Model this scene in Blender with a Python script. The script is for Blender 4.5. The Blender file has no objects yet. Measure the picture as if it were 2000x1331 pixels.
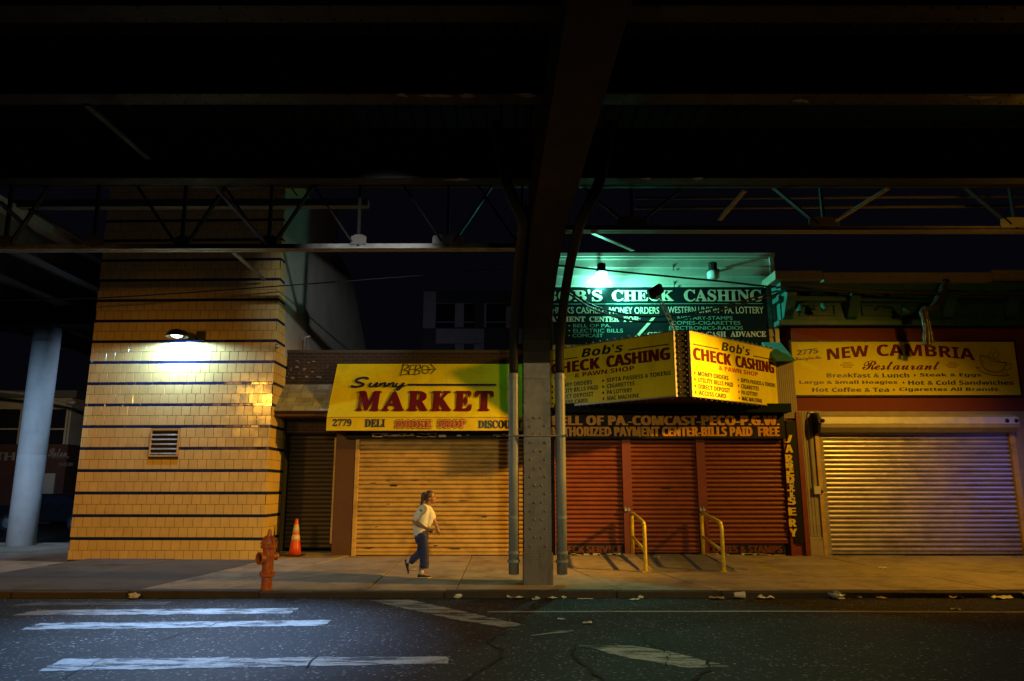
import bpy, bmesh, math, random
from mathutils import Vector, Matrix
R = math.radians
random.seed(7)
S = bpy.context.scene
COL = S.collection

# ------------------------------------------------------------------ camera
F_PX, CAM_Z, PITCH = 1440.0, 1.7, R(11.39)
cam = bpy.data.objects.new('camera', bpy.data.cameras.new('camera'))
COL.objects.link(cam)
cam.location = (0, 0, CAM_Z)
cam.rotation_euler = (R(90) + PITCH, 0, 0)
cam.data.sensor_width = 36
cam.data.lens = 36 * F_PX / 2000
cam.data.clip_end = 2000
S.camera = cam
# ------------------------------------------------------------------ world: night sky
W = bpy.data.worlds.new('World'); S.world = W; W.use_nodes = True
bg = W.node_tree.nodes['Background']
bg.inputs[0].default_value = (0.24, 0.25, 0.52, 1)
bg.inputs[1].default_value = 0.0060
S.view_settings.view_transform = 'Standard'
S.view_settings.look = 'None'
S.view_settings.exposure = -0.2
S.view_settings.gamma = 1
S.cycles.use_denoising = True
S.cycles.max_bounces = 5
S.cycles.sample_clamp_indirect = 3

# ------------------------------------------------------------------ lamps and added fills (their light; the fittings in view are built below)
SODIUM = (1.0, 0.445, 0.036)
def spot(name, loc, aim, power, color, size=160, blend=.3, radius=.12):
    l = bpy.data.lights.new(name, 'SPOT'); l.energy = power; l.color = color
    l.spot_size = R(size); l.spot_blend = blend; l.shadow_soft_size = radius
    o = bpy.data.objects.new(name, l); COL.objects.link(o); o.location = loc
    o.rotation_euler = (Vector(aim) - Vector(loc)).to_track_quat('-Z', 'Y').to_euler()
    return o
def point(name, loc, power, color, radius=.05):
    l = bpy.data.lights.new(name, 'POINT'); l.energy = power; l.color = color
    l.shadow_soft_size = radius
    o = bpy.data.objects.new(name, l); COL.objects.link(o); o.location = loc
    return o
spot('street_light_right', (9.6, 12.0, 5.6), (7.0, 16.0, 0.7), 1500, (1.0, .48, .04), 112, 1, .12)
spot('street_light_right_throw', (9.6, 12.0, 5.6), (-2.1, 16.2, 1.2), 9500, (1.0, .46, .04), 43, 1, .12)
spot('street_light_front', (1.0, -4.0, 5.6), (-.6, 17.1, -1.4), 4600, (1.0, .75, .30), 46, 1, .15)
spot('street_light_left', (-11.8, 1.0, 5.5), (-8.0, 16.5, -.2), 3700, SODIUM, 50, 1, .15)
spot('cool_light_crossing', (-4.2, 12.6, 5.8), (-4.0, 9.5, 0), 4900, (.34, .57, 1.0), 56, 1, .08)
spot('cool_light_side_street', (-10.3, 22.5, 5.6), (-11.6, 19.0, 0), 260, (.45, .66, 1.0), 150, .4, .1)
spot('cool_light_left', (-9.0, 7.5, 5.6), (-13.6, 20.6, 2.0), 8000, (.38, .64, 1.0), 34, 1, .1)
spot('salon_fill_light', (-19, 27, 6), (-24, 36, 5.5), 600, (1.0, .70, .35), 70, 1, .1)  # added fill that lifts the far salon wall, no known lamp behind it
spot('platform_light', (-.5, 8.3, 6.55), (-5.6, 20.6, 5.7), 1250, (1.0, .98, .90), 27, .9, .05)
point('street_light_right_glow', (9.4, 12.2, 5.85), 45, SODIUM, .1)
spot('apartment_fill_light', (-6, 36, 9), (-2.5, 44, 9), 45, (.9, .9, 1.0), 110, .8, .1)  # added fill to make the apartment block visible, not an actual lamp
spot('blue_light_right', (13.6, 13.6, 3.4), (10.8, 17.2, 1.8), 150, (.18, .20, 1.0), 54, 1, .9)

# ------------------------------------------------------------------ photograph -> place
SP, CP = math.sin(PITCH), math.cos(PITCH)
def ray(px, py):
    u = (px - 1000) / F_PX; v = (665.5 - py) / F_PX
    return Vector((u, CP - v * SP, SP + v * CP))
def P(px, py, Y):
    d = ray(px, py); t = Y / d.y
    return Vector((d.x * t, Y, CAM_Z + d.z * t))
KERB = 12.3
def gz(y):                                   # pavement height: rises gently towards the shops
    return .10 + .03 * (min(y, 17.1) - KERB)
def PG(px, py, z=0.0):
    d = ray(px, py); t = (z - CAM_Z) / d.z
    return Vector((d.x * t, d.y * t, z))
def PS(px, py):
    d = ray(px, py); s = d.z / d.y
    Y = (CAM_Z - .10 + .03 * KERB) / (.03 - s)
    return P(px, py, Y)
def zz(x0, y0, k):
    return lambda x, y: (x0 + x / k, y0 + y / k)
z2 = zz(0, 720, 3.327); z4 = zz(500, 700, 3.327); z5 = zz(1040, 480, 3.598)
z6 = zz(1040, 790, 3.327); z7 = zz(1500, 480, 3.698); z8 = zz(1500, 780, 3.328); zp = zz(720, 920, 5.545)

class Face:                                  # a flat panel: origin, along-axis, up-axis, outward normal
    def __init__(s, o, a, b=(0, 0, 1)):
        s.o = Vector(o); s.a = Vector(a).normalized(); s.b = Vector(b).normalized()
        s.n = s.a.cross(s.b).normalized()
    def hit(s, px, py):
        d = ray(px, py); c = Vector((0, 0, CAM_Z))
        t = (s.o - c).dot(s.n) / d.dot(s.n)
        q = c + d * t - s.o
        return q.dot(s.a), q.dot(s.b)
    def pos(s, u, v, off=0.0):
        return s.o + s.a * u + s.b * v + s.n * off
def wall_face(y): return Face((0, y, 0), (1, 0, 0))

# ------------------------------------------------------------------ materials
def mat(name, col, rough=.6, metal=0.0, var=.18, scale=5.0, bump=0.0, bscale=60.0, stain=None, samt=.5,
        sscale=(1.2, 1.2, .5), island=0.0, spec=.5, emit=0.0):
    m = bpy.data.materials.new(name); m.use_nodes = True
    nt = m.node_tree; N = nt.nodes; L = nt.links; b = N['Principled BSDF']
    b.inputs['Metallic'].default_value = metal
    b.inputs['Specular IOR Level'].default_value = spec
    tc = N.new('ShaderNodeTexCoord')
    n1 = N.new('ShaderNodeTexNoise'); n1.inputs['Scale'].default_value = scale; n1.inputs['Detail'].default_value = 8
    n1.inputs['Roughness'].default_value = .65
    L.new(tc.outputs['Object'], n1.inputs['Vector'])
    mr = N.new('ShaderNodeMapRange'); mr.inputs[1].default_value = .3; mr.inputs[2].default_value = .7
    mr.inputs[3].default_value = 1 - var; mr.inputs[4].default_value = 1 + var * .6
    L.new(n1.outputs[0], mr.inputs[0])
    mx = N.new('ShaderNodeVectorMath'); mx.operation = 'SCALE'
    mx.inputs[0].default_value = col; L.new(mr.outputs[0], mx.inputs['Scale'])
    out = mx.outputs[0]
    if island:
        g = N.new('ShaderNodeNewGeometry')
        m2 = N.new('ShaderNodeMapRange'); m2.inputs[3].default_value = 1 - island; m2.inputs[4].default_value = 1 + island
        L.new(g.outputs['Random Per Island'], m2.inputs[0])
        x2 = N.new('ShaderNodeVectorMath'); x2.operation = 'SCALE'
        L.new(out, x2.inputs[0]); L.new(m2.outputs[0], x2.inputs['Scale']); out = x2.outputs[0]
    if stain:
        mp = N.new('ShaderNodeMapping'); mp.inputs['Scale'].default_value = sscale; L.new(tc.outputs['Object'], mp.inputs[0])
        n2 = N.new('ShaderNodeTexNoise'); n2.inputs['Scale'].default_value = 2.2; n2.inputs['Detail'].default_value = 10
        n2.inputs['Roughness'].default_value = .7
        L.new(mp.outputs[0], n2.inputs['Vector'])
        r2 = N.new('ShaderNodeMapRange'); r2.inputs[1].default_value = .5; r2.inputs[2].default_value = .72
        r2.inputs[3].default_value = 0; r2.inputs[4].default_value = samt; L.new(n2.outputs[0], r2.inputs[0])
        x3 = N.new('ShaderNodeMix'); x3.data_type = 'RGBA'
        L.new(r2.outputs[0], x3.inputs[0]); L.new(out, x3.inputs[6]); x3.inputs[7].default_value = (*stain, 1)
        out = x3.outputs[2]
    L.new(out, b.inputs['Base Color'])
    rr = N.new('ShaderNodeMapRange'); rr.inputs[1].default_value = .3; rr.inputs[2].default_value = .7
    rr.inputs[3].default_value = max(.03, rough - .1); rr.inputs[4].default_value = min(1, rough + .1)
    L.new(n1.outputs[0], rr.inputs[0]); L.new(rr.outputs[0], b.inputs['Roughness'])
    if bump:
        n3 = N.new('ShaderNodeTexNoise'); n3.inputs['Scale'].default_value = bscale; n3.inputs['Detail'].default_value = 5
        L.new(tc.outputs['Object'], n3.inputs['Vector'])
        bp = N.new('ShaderNodeBump'); bp.inputs['Strength'].default_value = bump; bp.inputs['Distance'].default_value = .01
        L.new(n3.outputs[0], bp.inputs['Height']); L.new(bp.outputs[0], b.inputs['Normal'])
    if emit:
        b.inputs['Emission Color'].default_value = (*col, 1); b.inputs['Emission Strength'].default_value = emit
    return m

def asphalt_mat(name, paint=None, worn=.5):
    m = bpy.data.materials.new(name); m.use_nodes = True
    nt = m.node_tree; N = nt.nodes; L = nt.links; b = N['Principled BSDF']
    tc = N.new('ShaderNodeTexCoord')
    vo = N.new('ShaderNodeTexVoronoi'); vo.inputs['Scale'].default_value = 42; L.new(tc.outputs['Object'], vo.inputs['Vector'])
    cr = N.new('ShaderNodeValToRGB'); cr.color_ramp.interpolation = 'LINEAR'
    e = cr.color_ramp.elements; e[0].position = 0; e[0].color = (.006, .006, .0065, 1); e[1].position = 1; e[1].color = (.50, .49, .48, 1)
    x = e.new(.8); x.color = (.021, .021, .0225, 1)
    L.new(vo.outputs['Color'], cr.inputs[0])
    n1 = N.new('ShaderNodeTexNoise'); n1.inputs['Scale'].default_value = .9; n1.inputs['Detail'].default_value = 9; L.new(tc.outputs['Object'], n1.inputs['Vector'])
    mr = N.new('ShaderNodeMapRange'); mr.inputs[1].default_value = .3; mr.inputs[2].default_value = .7; mr.inputs[3].default_value = .6; mr.inputs[4].default_value = 1.35
    L.new(n1.outputs[0], mr.inputs[0])
    sc = N.new('ShaderNodeVectorMath'); sc.operation = 'SCALE'; L.new(cr.outputs[0], sc.inputs[0]); L.new(mr.outputs[0], sc.inputs['Scale'])
    out = sc.outputs[0]
    n5 = N.new('ShaderNodeTexNoise'); n5.inputs['Scale'].default_value = 24; n5.inputs['Detail'].default_value = 6; n5.inputs['Roughness'].default_value = .8; L.new(tc.outputs['Object'], n5.inputs['Vector'])
    m5 = N.new('ShaderNodeMapRange'); m5.inputs[1].default_value = .35; m5.inputs[2].default_value = .65; m5.inputs[3].default_value = .25; m5.inputs[4].default_value = 1.6; L.new(n5.outputs[0], m5.inputs[0])
    s5 = N.new('ShaderNodeVectorMath'); s5.operation = 'SCALE'; L.new(out, s5.inputs[0]); L.new(m5.outputs[0], s5.inputs['Scale']); out = s5.outputs[0]
    n3 = N.new('ShaderNodeTexNoise'); n3.inputs['Scale'].default_value = 42; n3.inputs['Detail'].default_value = 5; n3.inputs['Roughness'].default_value = .7; L.new(tc.outputs['Object'], n3.inputs['Vector'])
    bp = N.new('ShaderNodeBump'); bp.inputs['Strength'].default_value = 1.0 if not paint else .6; bp.inputs['Distance'].default_value = .025
    L.new(n3.outputs[0], bp.inputs['Height']); L.new(bp.outputs[0], b.inputs['Normal'])
    b.inputs['Roughness'].default_value = .55; b.inputs['Specular IOR Level'].default_value = .3
    if paint:
        mp = N.new('ShaderNodeMapping'); mp.inputs['Scale'].default_value = (1, 4, 1); L.new(tc.outputs['Object'], mp.inputs[0])
        n4 = N.new('ShaderNodeTexNoise'); n4.inputs['Scale'].default_value = 1.7; n4.inputs['Detail'].default_value = 14; n4.inputs['Roughness'].default_value = .75
        L.new(mp.outputs[0], n4.inputs['Vector'])
        r = N.new('ShaderNodeMapRange'); r.inputs[1].default_value = worn - .05; r.inputs[2].default_value = worn + .04; L.new(n4.outputs[0], r.inputs[0])
        mx = N.new('ShaderNodeMix'); mx.data_type = 'RGBA'; L.new(r.outputs[0], mx.inputs[0]); 
        pm = N.new('ShaderNodeMapRange'); pm.inputs[1].default_value = .3; pm.inputs[2].default_value = .7; pm.inputs[3].default_value = .45; pm.inputs[4].default_value = 1.05; L.new(n5.outputs[0], pm.inputs[0])
        ps = N.new('ShaderNodeVectorMath'); ps.operation = 'SCALE'; ps.inputs[0].default_value = paint; L.new(pm.outputs[0], ps.inputs['Scale']); L.new(ps.outputs[0], mx.inputs[6])
        L.new(out, mx.inputs[7]); out = mx.outputs[2]
    L.new(out, b.inputs['Base Color'])
    return m

def emit_mat(name, col, strength):
    m = bpy.data.materials.new(name); m.use_nodes = True; b = m.node_tree.nodes['Principled BSDF']
    b.inputs['Base Color'].default_value = (*col, 1); b.inputs['Emission Color'].default_value = (*col, 1)
    b.inputs['Emission Strength'].default_value = strength
    return m

def brick_mat(name, c1, c2, mortar, scale):
    m = bpy.data.materials.new(name); m.use_nodes = True
    nt = m.node_tree; N = nt.nodes; L = nt.links; b = N['Principled BSDF']
    tc = N.new('ShaderNodeTexCoord')
    sx = N.new('ShaderNodeSeparateXYZ'); L.new(tc.outputs['Object'], sx.inputs[0])
    ad = N.new('ShaderNodeMath'); ad.operation = 'ADD'; L.new(sx.outputs[0], ad.inputs[0]); L.new(sx.outputs[1], ad.inputs[1])
    cx = N.new('ShaderNodeCombineXYZ'); L.new(ad.outputs[0], cx.inputs[0]); L.new(sx.outputs[2], cx.inputs[1])
    br = N.new('ShaderNodeTexBrick'); L.new(cx.outputs[0], br.inputs['Vector'])
    br.inputs['Color1'].default_value = (*c1, 1); br.inputs['Color2'].default_value = (*c2, 1); br.inputs['Mortar'].default_value = (*mortar, 1)
    br.inputs['Scale'].default_value = scale; br.inputs['Mortar Size'].default_value = .012
    br.inputs['Brick Width'].default_value = .22; br.inputs['Row Height'].default_value = .075
    L.new(br.outputs[0], b.inputs['Base Color']); b.inputs['Roughness'].default_value = .85
    bp = N.new('ShaderNodeBump'); bp.invert = True; bp.inputs['Distance'].default_value = .01; L.new(br.outputs['Fac'], bp.inputs['Height']); L.new(bp.outputs[0], b.inputs['Normal'])
    return m

K = {}
K['asphalt'] = asphalt_mat('asphalt')
K['stripe'] = asphalt_mat('worn road paint', (.62, .62, .60), .525)
K['stripe_faint'] = asphalt_mat('faded road paint', (.20, .20, .20), .53)
K['line'] = asphalt_mat('lane line paint', (.50, .48, .42), .60)
K['crack'] = mat('road crack', (.008, .008, .008), .9)
K['concrete'] = mat('pavement concrete', (.30, .255, .185), .8, var=.3, scale=2.6, bump=.35, bscale=45, stain=(.045, .042, .04), samt=.75, sscale=(.7, .7, .7), island=.12)
K['concrete_dark'] = mat('dark grey pavement', (.085, .083, .078), .85, var=.3, scale=2.2, bump=.35, bscale=45, stain=(.03, .03, .028), samt=.7, sscale=(.7, .7, .7), island=.12)  # darker, greyer tone for the corner slabs
K['kerb'] = mat('kerb stone', (.045, .034, .027), .85, var=.4, scale=4, bump=.5, bscale=22, stain=(.02, .016, .014), samt=.9)
K['ground'] = mat('ground', (.05, .05, .05), .9)
K['ramp'] = mat('ramp concrete', (.15, .145, .13), .85, var=.25, bump=.3, bscale=50, stain=(.05, .045, .04), samt=.7)
K['tile'] = mat('glazed cream tile', (.62, .46, .18), .13, var=.08, scale=3, bump=.045, bscale=9, stain=(.36, .25, .09), samt=.35, sscale=(1, 1, 1), island=.05, spec=.35)
K['tile_blue'] = mat('glazed blue tile', (.010, .022, .10), .12, var=.1, bump=.05, bscale=9, island=.2)
K['grout'] = mat('grout', (.06, .05, .04), .9)
K['galv'] = mat('galvanised steel', (.42, .42, .43), .42, metal=.7, var=.2, scale=9, stain=(.14, .11, .09), samt=.4)
K['white_metal'] = mat('pale metal', (.5, .5, .48), .5, metal=.3)
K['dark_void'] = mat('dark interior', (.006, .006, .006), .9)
K['grey_panel'] = mat('grey cladding', (.33, .34, .33), .6, var=.15, scale=1.5)
K['brick'] = brick_mat('dark brick', (.030, .014, .009), (.02, .010, .007), (.045, .038, .032), 1.0)
K['graffiti_grey'] = mat('old paint marks', (.20, .18, .16), .8)
K['shingle'] = mat('slate shingle', (.40, .44, .45), .6, var=.25, island=.2, bump=.2)
K['brown_paint'] = mat('brown painted metal', (.075, .028, .015), .55, var=.25, stain=(.05, .02, .015), samt=.5)
K['shut_cream'] = mat('cream shutter paint', (.50, .35, .14), .5, spec=.3, var=.18, scale=3, stain=(.14, .085, .04), samt=.75, sscale=(.7, .7, 1.6))
K['shut_dark'] = mat('brown paint with recess shade', (.038, .028, .019), .6, var=.25)  # doorway recess shade is put into this brown; trim and scuffs share it
K['shut_red'] = mat('oxide red shutter paint', (.20, .046, .018), .48, var=.22, scale=3, stain=(.10, .02, .012), samt=.4, sscale=(.6, .6, 2.0))
K['red_paint'] = mat('oxide red paint', (.17, .028, .011), .5, var=.22, stain=(.10, .02, .01), samt=.5)
K['shut_steel'] = mat('bare steel shutter', (.46, .43, .42), .42, metal=.7, var=.12, scale=2.5, stain=(.16, .12, .09), samt=.6, sscale=(.6, .6, 2.4))
K['red_wall'] = mat('red stucco', (.15, .026, .009), .8, var=.2, scale=2, bump=.25, bscale=40, stain=(.13, .02, .01), samt=.5)
K['tan_siding'] = mat('tan siding', (.27, .24, .18), .65, var=.2)
K['siding'] = mat('pale aluminium siding', (.52, .53, .45), .42, var=.1, scale=1.5, stain=(.25, .24, .18), samt=.3)
K['teal_metal'] = mat('teal painted metal', (.05, .22, .23), .45, var=.25)
K['cornice'] = mat('faded green cornice paint', (.018, .105, .10), .55, var=.35, scale=3, stain=(.02, .04, .035), samt=.6)
K['cornice_board'] = mat('cream cornice board', (.24, .21, .16), .6, var=.2)
K['yellow'] = mat('yellow awning vinyl', (.74, .62, .010), .5, spec=.2, var=.07, scale=1.4, stain=(.36, .29, .02), samt=.5, sscale=(.8, .8, .8))
K['yellow2'] = mat('yellow sign plastic', (.80, .72, .012), .4, spec=.25, var=.06, scale=1.2, stain=(.42, .34, .03), samt=.45)
K['yellow3'] = mat('yellow sign board', (.62, .56, .010), .55, spec=.12, var=.08, scale=1.2, stain=(.45, .38, .02), samt=.25)
K['maroon'] = mat('maroon lettering', (.13, .008, .014), .6, spec=.15)
K['navy'] = mat('navy lettering', (.015, .02, .085), .45)
K['ink'] = mat('black lettering', (.012, .012, .012), .5)
K['red_ink'] = mat('red lettering', (.42, .02, .012), .45)
K['white_ink'] = mat('cream lettering', (.66, .62, .46), .55, var=.15)
K['green_ink'] = mat('green lettering', (.13, .45, .34), .55, var=.15)
K['orange_ink'] = mat('orange yellow lettering', (.72, .33, .02), .55, var=.2, scale=7, stain=(.2, .09, .02), samt=.5)
K['yellow_ink'] = mat('yellow lettering', (.74, .55, .02), .5, var=.2, scale=9)
K['sign_green'] = mat('dark green sign board', (.003, .012, .014), .7, var=.2, spec=.1)
K['sign_black'] = mat('black sign board', (.009, .009, .0085), .6, var=.4, scale=8, spec=.2)
K['dim_red_ink'] = mat('faded red lettering', (.13, .022, .010), .6, var=.5, scale=12)
K['scrap'] = mat('peeled white paint', (.5, .46, .38), .7, var=.3)
K['black_metal'] = mat('black metal', (.012, .012, .013), .5, spec=.25)
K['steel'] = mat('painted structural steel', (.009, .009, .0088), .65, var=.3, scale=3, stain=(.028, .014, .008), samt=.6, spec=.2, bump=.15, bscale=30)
K['steel_light'] = mat('weathered structural steel', (.11, .105, .10), .5, var=.25, scale=3, stain=(.08, .045, .03), samt=.7, bump=.12, bscale=25, sscale=(2.0, 2.0, .5))
K['column'] = mat('weathered grey column paint', (.105, .10, .125), .5, var=.25, scale=3, stain=(.035, .022, .016), samt=.9, bump=.12, bscale=25, sscale=(3.0, 3.0, .7))
K['chord'] = mat('lit truss grey', (.22, .225, .23), .45, var=.4, scale=3, stain=(.05, .032, .025), samt=.8)  # light caught by truss members is put into this paler grey
K['patch'] = mat('peeling primer patch', (.20, .15, .11), .8, var=.4, scale=12)
K['pipe'] = mat('grey downpipe', (.19, .225, .29), .45, var=.2, scale=3, stain=(.09, .07, .055), samt=.5)
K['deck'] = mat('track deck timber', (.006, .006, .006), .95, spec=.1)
K['pillar'] = mat('smooth concrete', (.36, .35, .33), .7, var=.15, scale=2, bump=.12, bscale=25, stain=(.2, .18, .16), samt=.4)
K['hydrant'] = mat('orange hydrant paint', (.42, .10, .012), .32, var=.3, scale=9, stain=(.10, .025, .01), samt=.7, sscale=(5, 5, 3))
K['cone'] = mat('orange cone plastic', (.62, .065, .010), .4, var=.2, scale=14, stain=(.2, .05, .03), samt=.6, sscale=(4, 4, 4))
K['cone_band'] = mat('reflective band', (.62, .52, .44), .5, var=.3, scale=18)
K['rubber'] = mat('black rubber', (.015, .015, .015), .7)
K['rail'] = mat('chipped yellow rail paint', (.62, .47, .018), .4, var=.2, scale=10, stain=(.06, .045, .02), samt=.9, sscale=(6, 6, 3))
K['skin'] = mat('skin', (.36, .17, .10), .5, var=.08)
K['hair'] = mat('brown hair', (.10, .055, .026), .45, var=.35, scale=25, bump=.3, bscale=70)
K['shirt'] = mat('white cotton', (.76, .76, .76), .8, var=.06, bump=.6, bscale=7)
K['jeans'] = mat('dark blue denim', (.030, .040, .15), .8, var=.25, scale=12, bump=.4, bscale=9)
K['sock'] = mat('white sock', (.6, .58, .54), .9)
K['shoe'] = mat('black shoe', (.014, .013, .015), .5)
K['sole'] = mat('white shoe sole', (.5, .46, .4), .6)
K['paper'] = mat('white litter', (.62, .60, .56), .6, var=.2)
K['card'] = mat('brown litter', (.32, .22, .13), .7, var=.2)
K['plastic'] = mat('clear grey plastic', (.35, .37, .42), .15, var=.3)
K['wire'] = mat('black cable', (.012, .012, .012), .5)
K['wire_grey'] = mat('grey cable', (.05, .047, .045), .4)
K['cream_wall'] = mat('cream render', (.34, .31, .25), .8, var=.2, scale=1)
K['dark_brick'] = mat('dark red front', (.06, .02, .012), .7)
K['glass'] = mat('dark window glass', (.012, .014, .02), .06)
K['car'] = mat('dark car paint', (.01, .011, .014), .18)
K['bulb'] = mat('unlit bulb glass', (.035, .022, .016), .3)
K['globe'] = mat('lamp globe glass', (.45, .5, .47), .15)
K['taillight'] = mat('tail light lens', (.25, .01, .01), .15)
K['panel_grey'] = mat('grey facade panel', (.5, .5, .58), .7)
K['panel_dark'] = mat('dark facade panel', (.07, .09, .10), .6)
K['lens_cool'] = emit_mat('lit cool lamp lens', (.80, .92, 1.0), 12)
K['lens_green'] = emit_mat('lit green lamp lens', (.22, 1.0, .80), 9)

# ------------------------------------------------------------------ mesh kit
ORG = {}
class MB:
    def __init__(s): s.v = []; s.f = []; s.marks = []
    def mark(s): s.marks.append((len(s.v), len(s.f))); return s
    def add(s, vs, fs):
        n = len(s.v); s.v += [Vector(q) for q in vs]; s.f += [tuple(i + n for i in f) for f in fs]; return s
    def box(s, x0, x1, y0, y1, z0, z1):
        return s.add([(x0, y0, z0), (x1, y0, z0), (x1, y1, z0), (x0, y1, z0), (x0, y0, z1), (x1, y0, z1), (x1, y1, z1), (x0, y1, z1)],
                     [(0, 3, 2, 1), (4, 5, 6, 7), (0, 1, 5, 4), (1, 2, 6, 5), (2, 3, 7, 6), (3, 0, 4, 7)])
    def fbox(s, fc, u0, u1, v0, v1, d0, d1):     # box on a Face, from depth d0 to d1 along its normal
        q = [fc.pos(u, v, d) for d in (d0, d1) for (u, v) in ((u0, v0), (u1, v0), (u1, v1), (u0, v1))]
        return s.add(q, [(0, 3, 2, 1), (4, 5, 6, 7), (0, 1, 5, 4), (1, 2, 6, 5), (2, 3, 7, 6), (3, 0, 4, 7)])
    def prism(s, poly, ext):
        n = len(poly); ext = Vector(ext); q = [Vector(p) for p in poly]
        return s.add(q + [p + ext for p in q], [tuple(range(n))[::-1], tuple(range(n, 2 * n))] + [(i, (i + 1) % n, n + (i + 1) % n, n + i) for i in range(n)])
    def beam(s, p, q, w, h, up=(0, 0, 1)):
        p = Vector(p); q = Vector(q); d = (q - p).normalized(); up = Vector(up)
        a = d.cross(up)
        if a.length < 1e-4: a = d.cross(Vector((0, 1, 0)))
        a.normalize(); b = a.cross(d).normalized()
        c = [(-1, -1), (1, -1), (1, 1), (-1, 1)]
        vs = [p + a * (i * w / 2) + b * (j * h / 2) for i, j in c] + [q + a * (i * w / 2) + b * (j * h / 2) for i, j in c]
        return s.add(vs, [(0, 1, 2, 3)[::-1], (4, 5, 6, 7), (0, 1, 5, 4), (1, 2, 6, 5), (2, 3, 7, 6), (3, 0, 4, 7)])
    def tube(s, pts, r, seg=10, cap=True):
        pts = [Vector(p) for p in pts]; rs = r if isinstance(r, (list, tuple)) else [r] * len(pts)
        n = len(pts); vs = []; ref = None
        for i, p in enumerate(pts):
            d = (pts[min(i + 1, n - 1)] - pts[max(i - 1, 0)]).normalized()
            if ref is None:
                ref = d.orthogonal().normalized()
            ref = (ref - d * ref.dot(d)).normalized(); b = d.cross(ref)
            for k in range(seg):
                t = 2 * math.pi * k / seg
                vs.append(p + (ref * math.cos(t) + b * math.sin(t)) * rs[i])
        fs = [(i * seg + k, i * seg + (k + 1) % seg, (i + 1) * seg + (k + 1) % seg, (i + 1) * seg + k) for i in range(n - 1) for k in range(seg)]
        if cap: fs += [tuple(range(seg))[::-1], tuple((n - 1) * seg + k for k in range(seg))]
        return s.add(vs, fs)
    def lathe(s, prof, c, seg=24, axis=(0, 0, 1)):
        c = Vector(c); q = Vector(axis).to_track_quat('Z', 'Y'); vs = []
        for r, h in prof:
            for k in range(seg):
                t = 2 * math.pi * k / seg
                vs.append(c + q @ Vector((r * math.cos(t), r * math.sin(t), h)))
        n = len(prof)
        fs = [(i * seg + k, i * seg + (k + 1) % seg, (i + 1) * seg + (k + 1) % seg, (i + 1) * seg + k) for i in range(n - 1) for k in range(seg)]
        fs += [tuple(range(seg))[::-1], tuple((n - 1) * seg + k for k in range(seg))]
        return s.add(vs, fs)
    def ball(s, c, r, seg=12, rings=8, rot=None):
        c = Vector(c); r = Vector(r) if hasattr(r, '__len__') else Vector((r, r, r)); vs = []
        for i in range(rings + 1):
            ph = math.pi * (i + .02) / (rings + .04) if 0 < i < rings else (.03 if i == 0 else math.pi - .03)
            for k in range(seg):
                t = 2 * math.pi * k / seg
                w = Vector((r.x * math.sin(ph) * math.cos(t), r.y * math.sin(ph) * math.sin(t), r.z * math.cos(ph)))
                vs.append(c + (rot @ w if rot else w))
        fs = [(i * seg + k, (i + 1) * seg + k, (i + 1) * seg + (k + 1) % seg, i * seg + (k + 1) % seg) for i in range(rings) for k in range(seg)]
        fs += [tuple(range(seg)), tuple(rings * seg + k for k in range(seg))[::-1]]
        return s.add(vs, fs)
    def dome(s, c, r, n, seg=8):                 # rivet / bolt head
        n = Vector(n).normalized(); a = n.orthogonal().normalized(); b = n.cross(a); c = Vector(c)
        vs = [c + (a * math.cos(2 * math.pi * k / seg) + b * math.sin(2 * math.pi * k / seg)) * r for k in range(seg)]
        vs += [c + n * r * .5 + (a * math.cos(2 * math.pi * k / seg) + b * math.sin(2 * math.pi * k / seg)) * r * .75 for k in range(seg)]
        vs.append(c + n * r * .75)
        fs = [(k, (k + 1) % seg, seg + (k + 1) % seg, seg + k) for k in range(seg)] + [(seg + k, seg + (k + 1) % seg, 2 * seg) for k in range(seg)]
        return s.add(vs, fs)
    def ribbon(s, pts, w, n, jit=0.0):           # flat strip lying on a surface with normal n
        pts = [Vector(p) for p in pts]; n = Vector(n); m = len(pts); vs = []
        for i, p in enumerate(pts):
            d = (pts[min(i + 1, m - 1)] - pts[max(i - 1, 0)]).normalized(); a = d.cross(n).normalized()
            ww = (w[i] if isinstance(w, (list, tuple)) else w) * (1 + random.uniform(-jit, jit))
            vs += [p + a * ww / 2, p - a * ww / 2]
        return s.add(vs, [(2 * i, 2 * i + 2, 2 * i + 3, 2 * i + 1) for i in range(m - 1)])
    def build(s, name, m, parent=None, smooth=False, bevel=0.0, at=None, weld=True, remesh=0.0, sm_it=0, **props):
        me = bpy.data.meshes.new(name)
        o0 = ORG[parent.name] if parent else Vector(at if at else (0, 0, 0))
        me.from_pydata([tuple(q - o0) for q in s.v], [], s.f); me.update()
        bm = bmesh.new(); bm.from_mesh(me)
        if weld: bmesh.ops.recalc_face_normals(bm, faces=bm.faces)
        if bevel:
            es = [e for e in bm.edges if len(e.link_faces) == 2 and e.calc_face_angle(0) > R(30)]
            bmesh.ops.bevel(bm, geom=es, offset=bevel, segments=1, affect='EDGES', clamp_overlap=True)
        bm.to_mesh(me); bm.free()
        if smooth:
            for p in me.polygons: p.use_smooth = True
        o = bpy.data.objects.new(name, me); COL.objects.link(o)
        if remesh:
            md = o.modifiers.new('r', 'REMESH'); md.mode = 'VOXEL'; md.voxel_size = remesh
            if sm_it:
                ms = o.modifiers.new('s', 'SMOOTH'); ms.iterations = sm_it; ms.factor = .5
            dg = bpy.context.evaluated_depsgraph_get()
            nm = bpy.data.meshes.new_from_object(o.evaluated_get(dg)); o.modifiers.clear(); o.data = nm; nm.name = name
            for p in nm.polygons: p.use_smooth = True
            me = nm; me.materials.clear()
        me.materials.append(m)
        if parent: o.parent = parent
        else: o.location = o0
        ORG[o.name] = Vector(o0)
        for k, val in props.items():
            if val: o[k] = val
        return o
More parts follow.
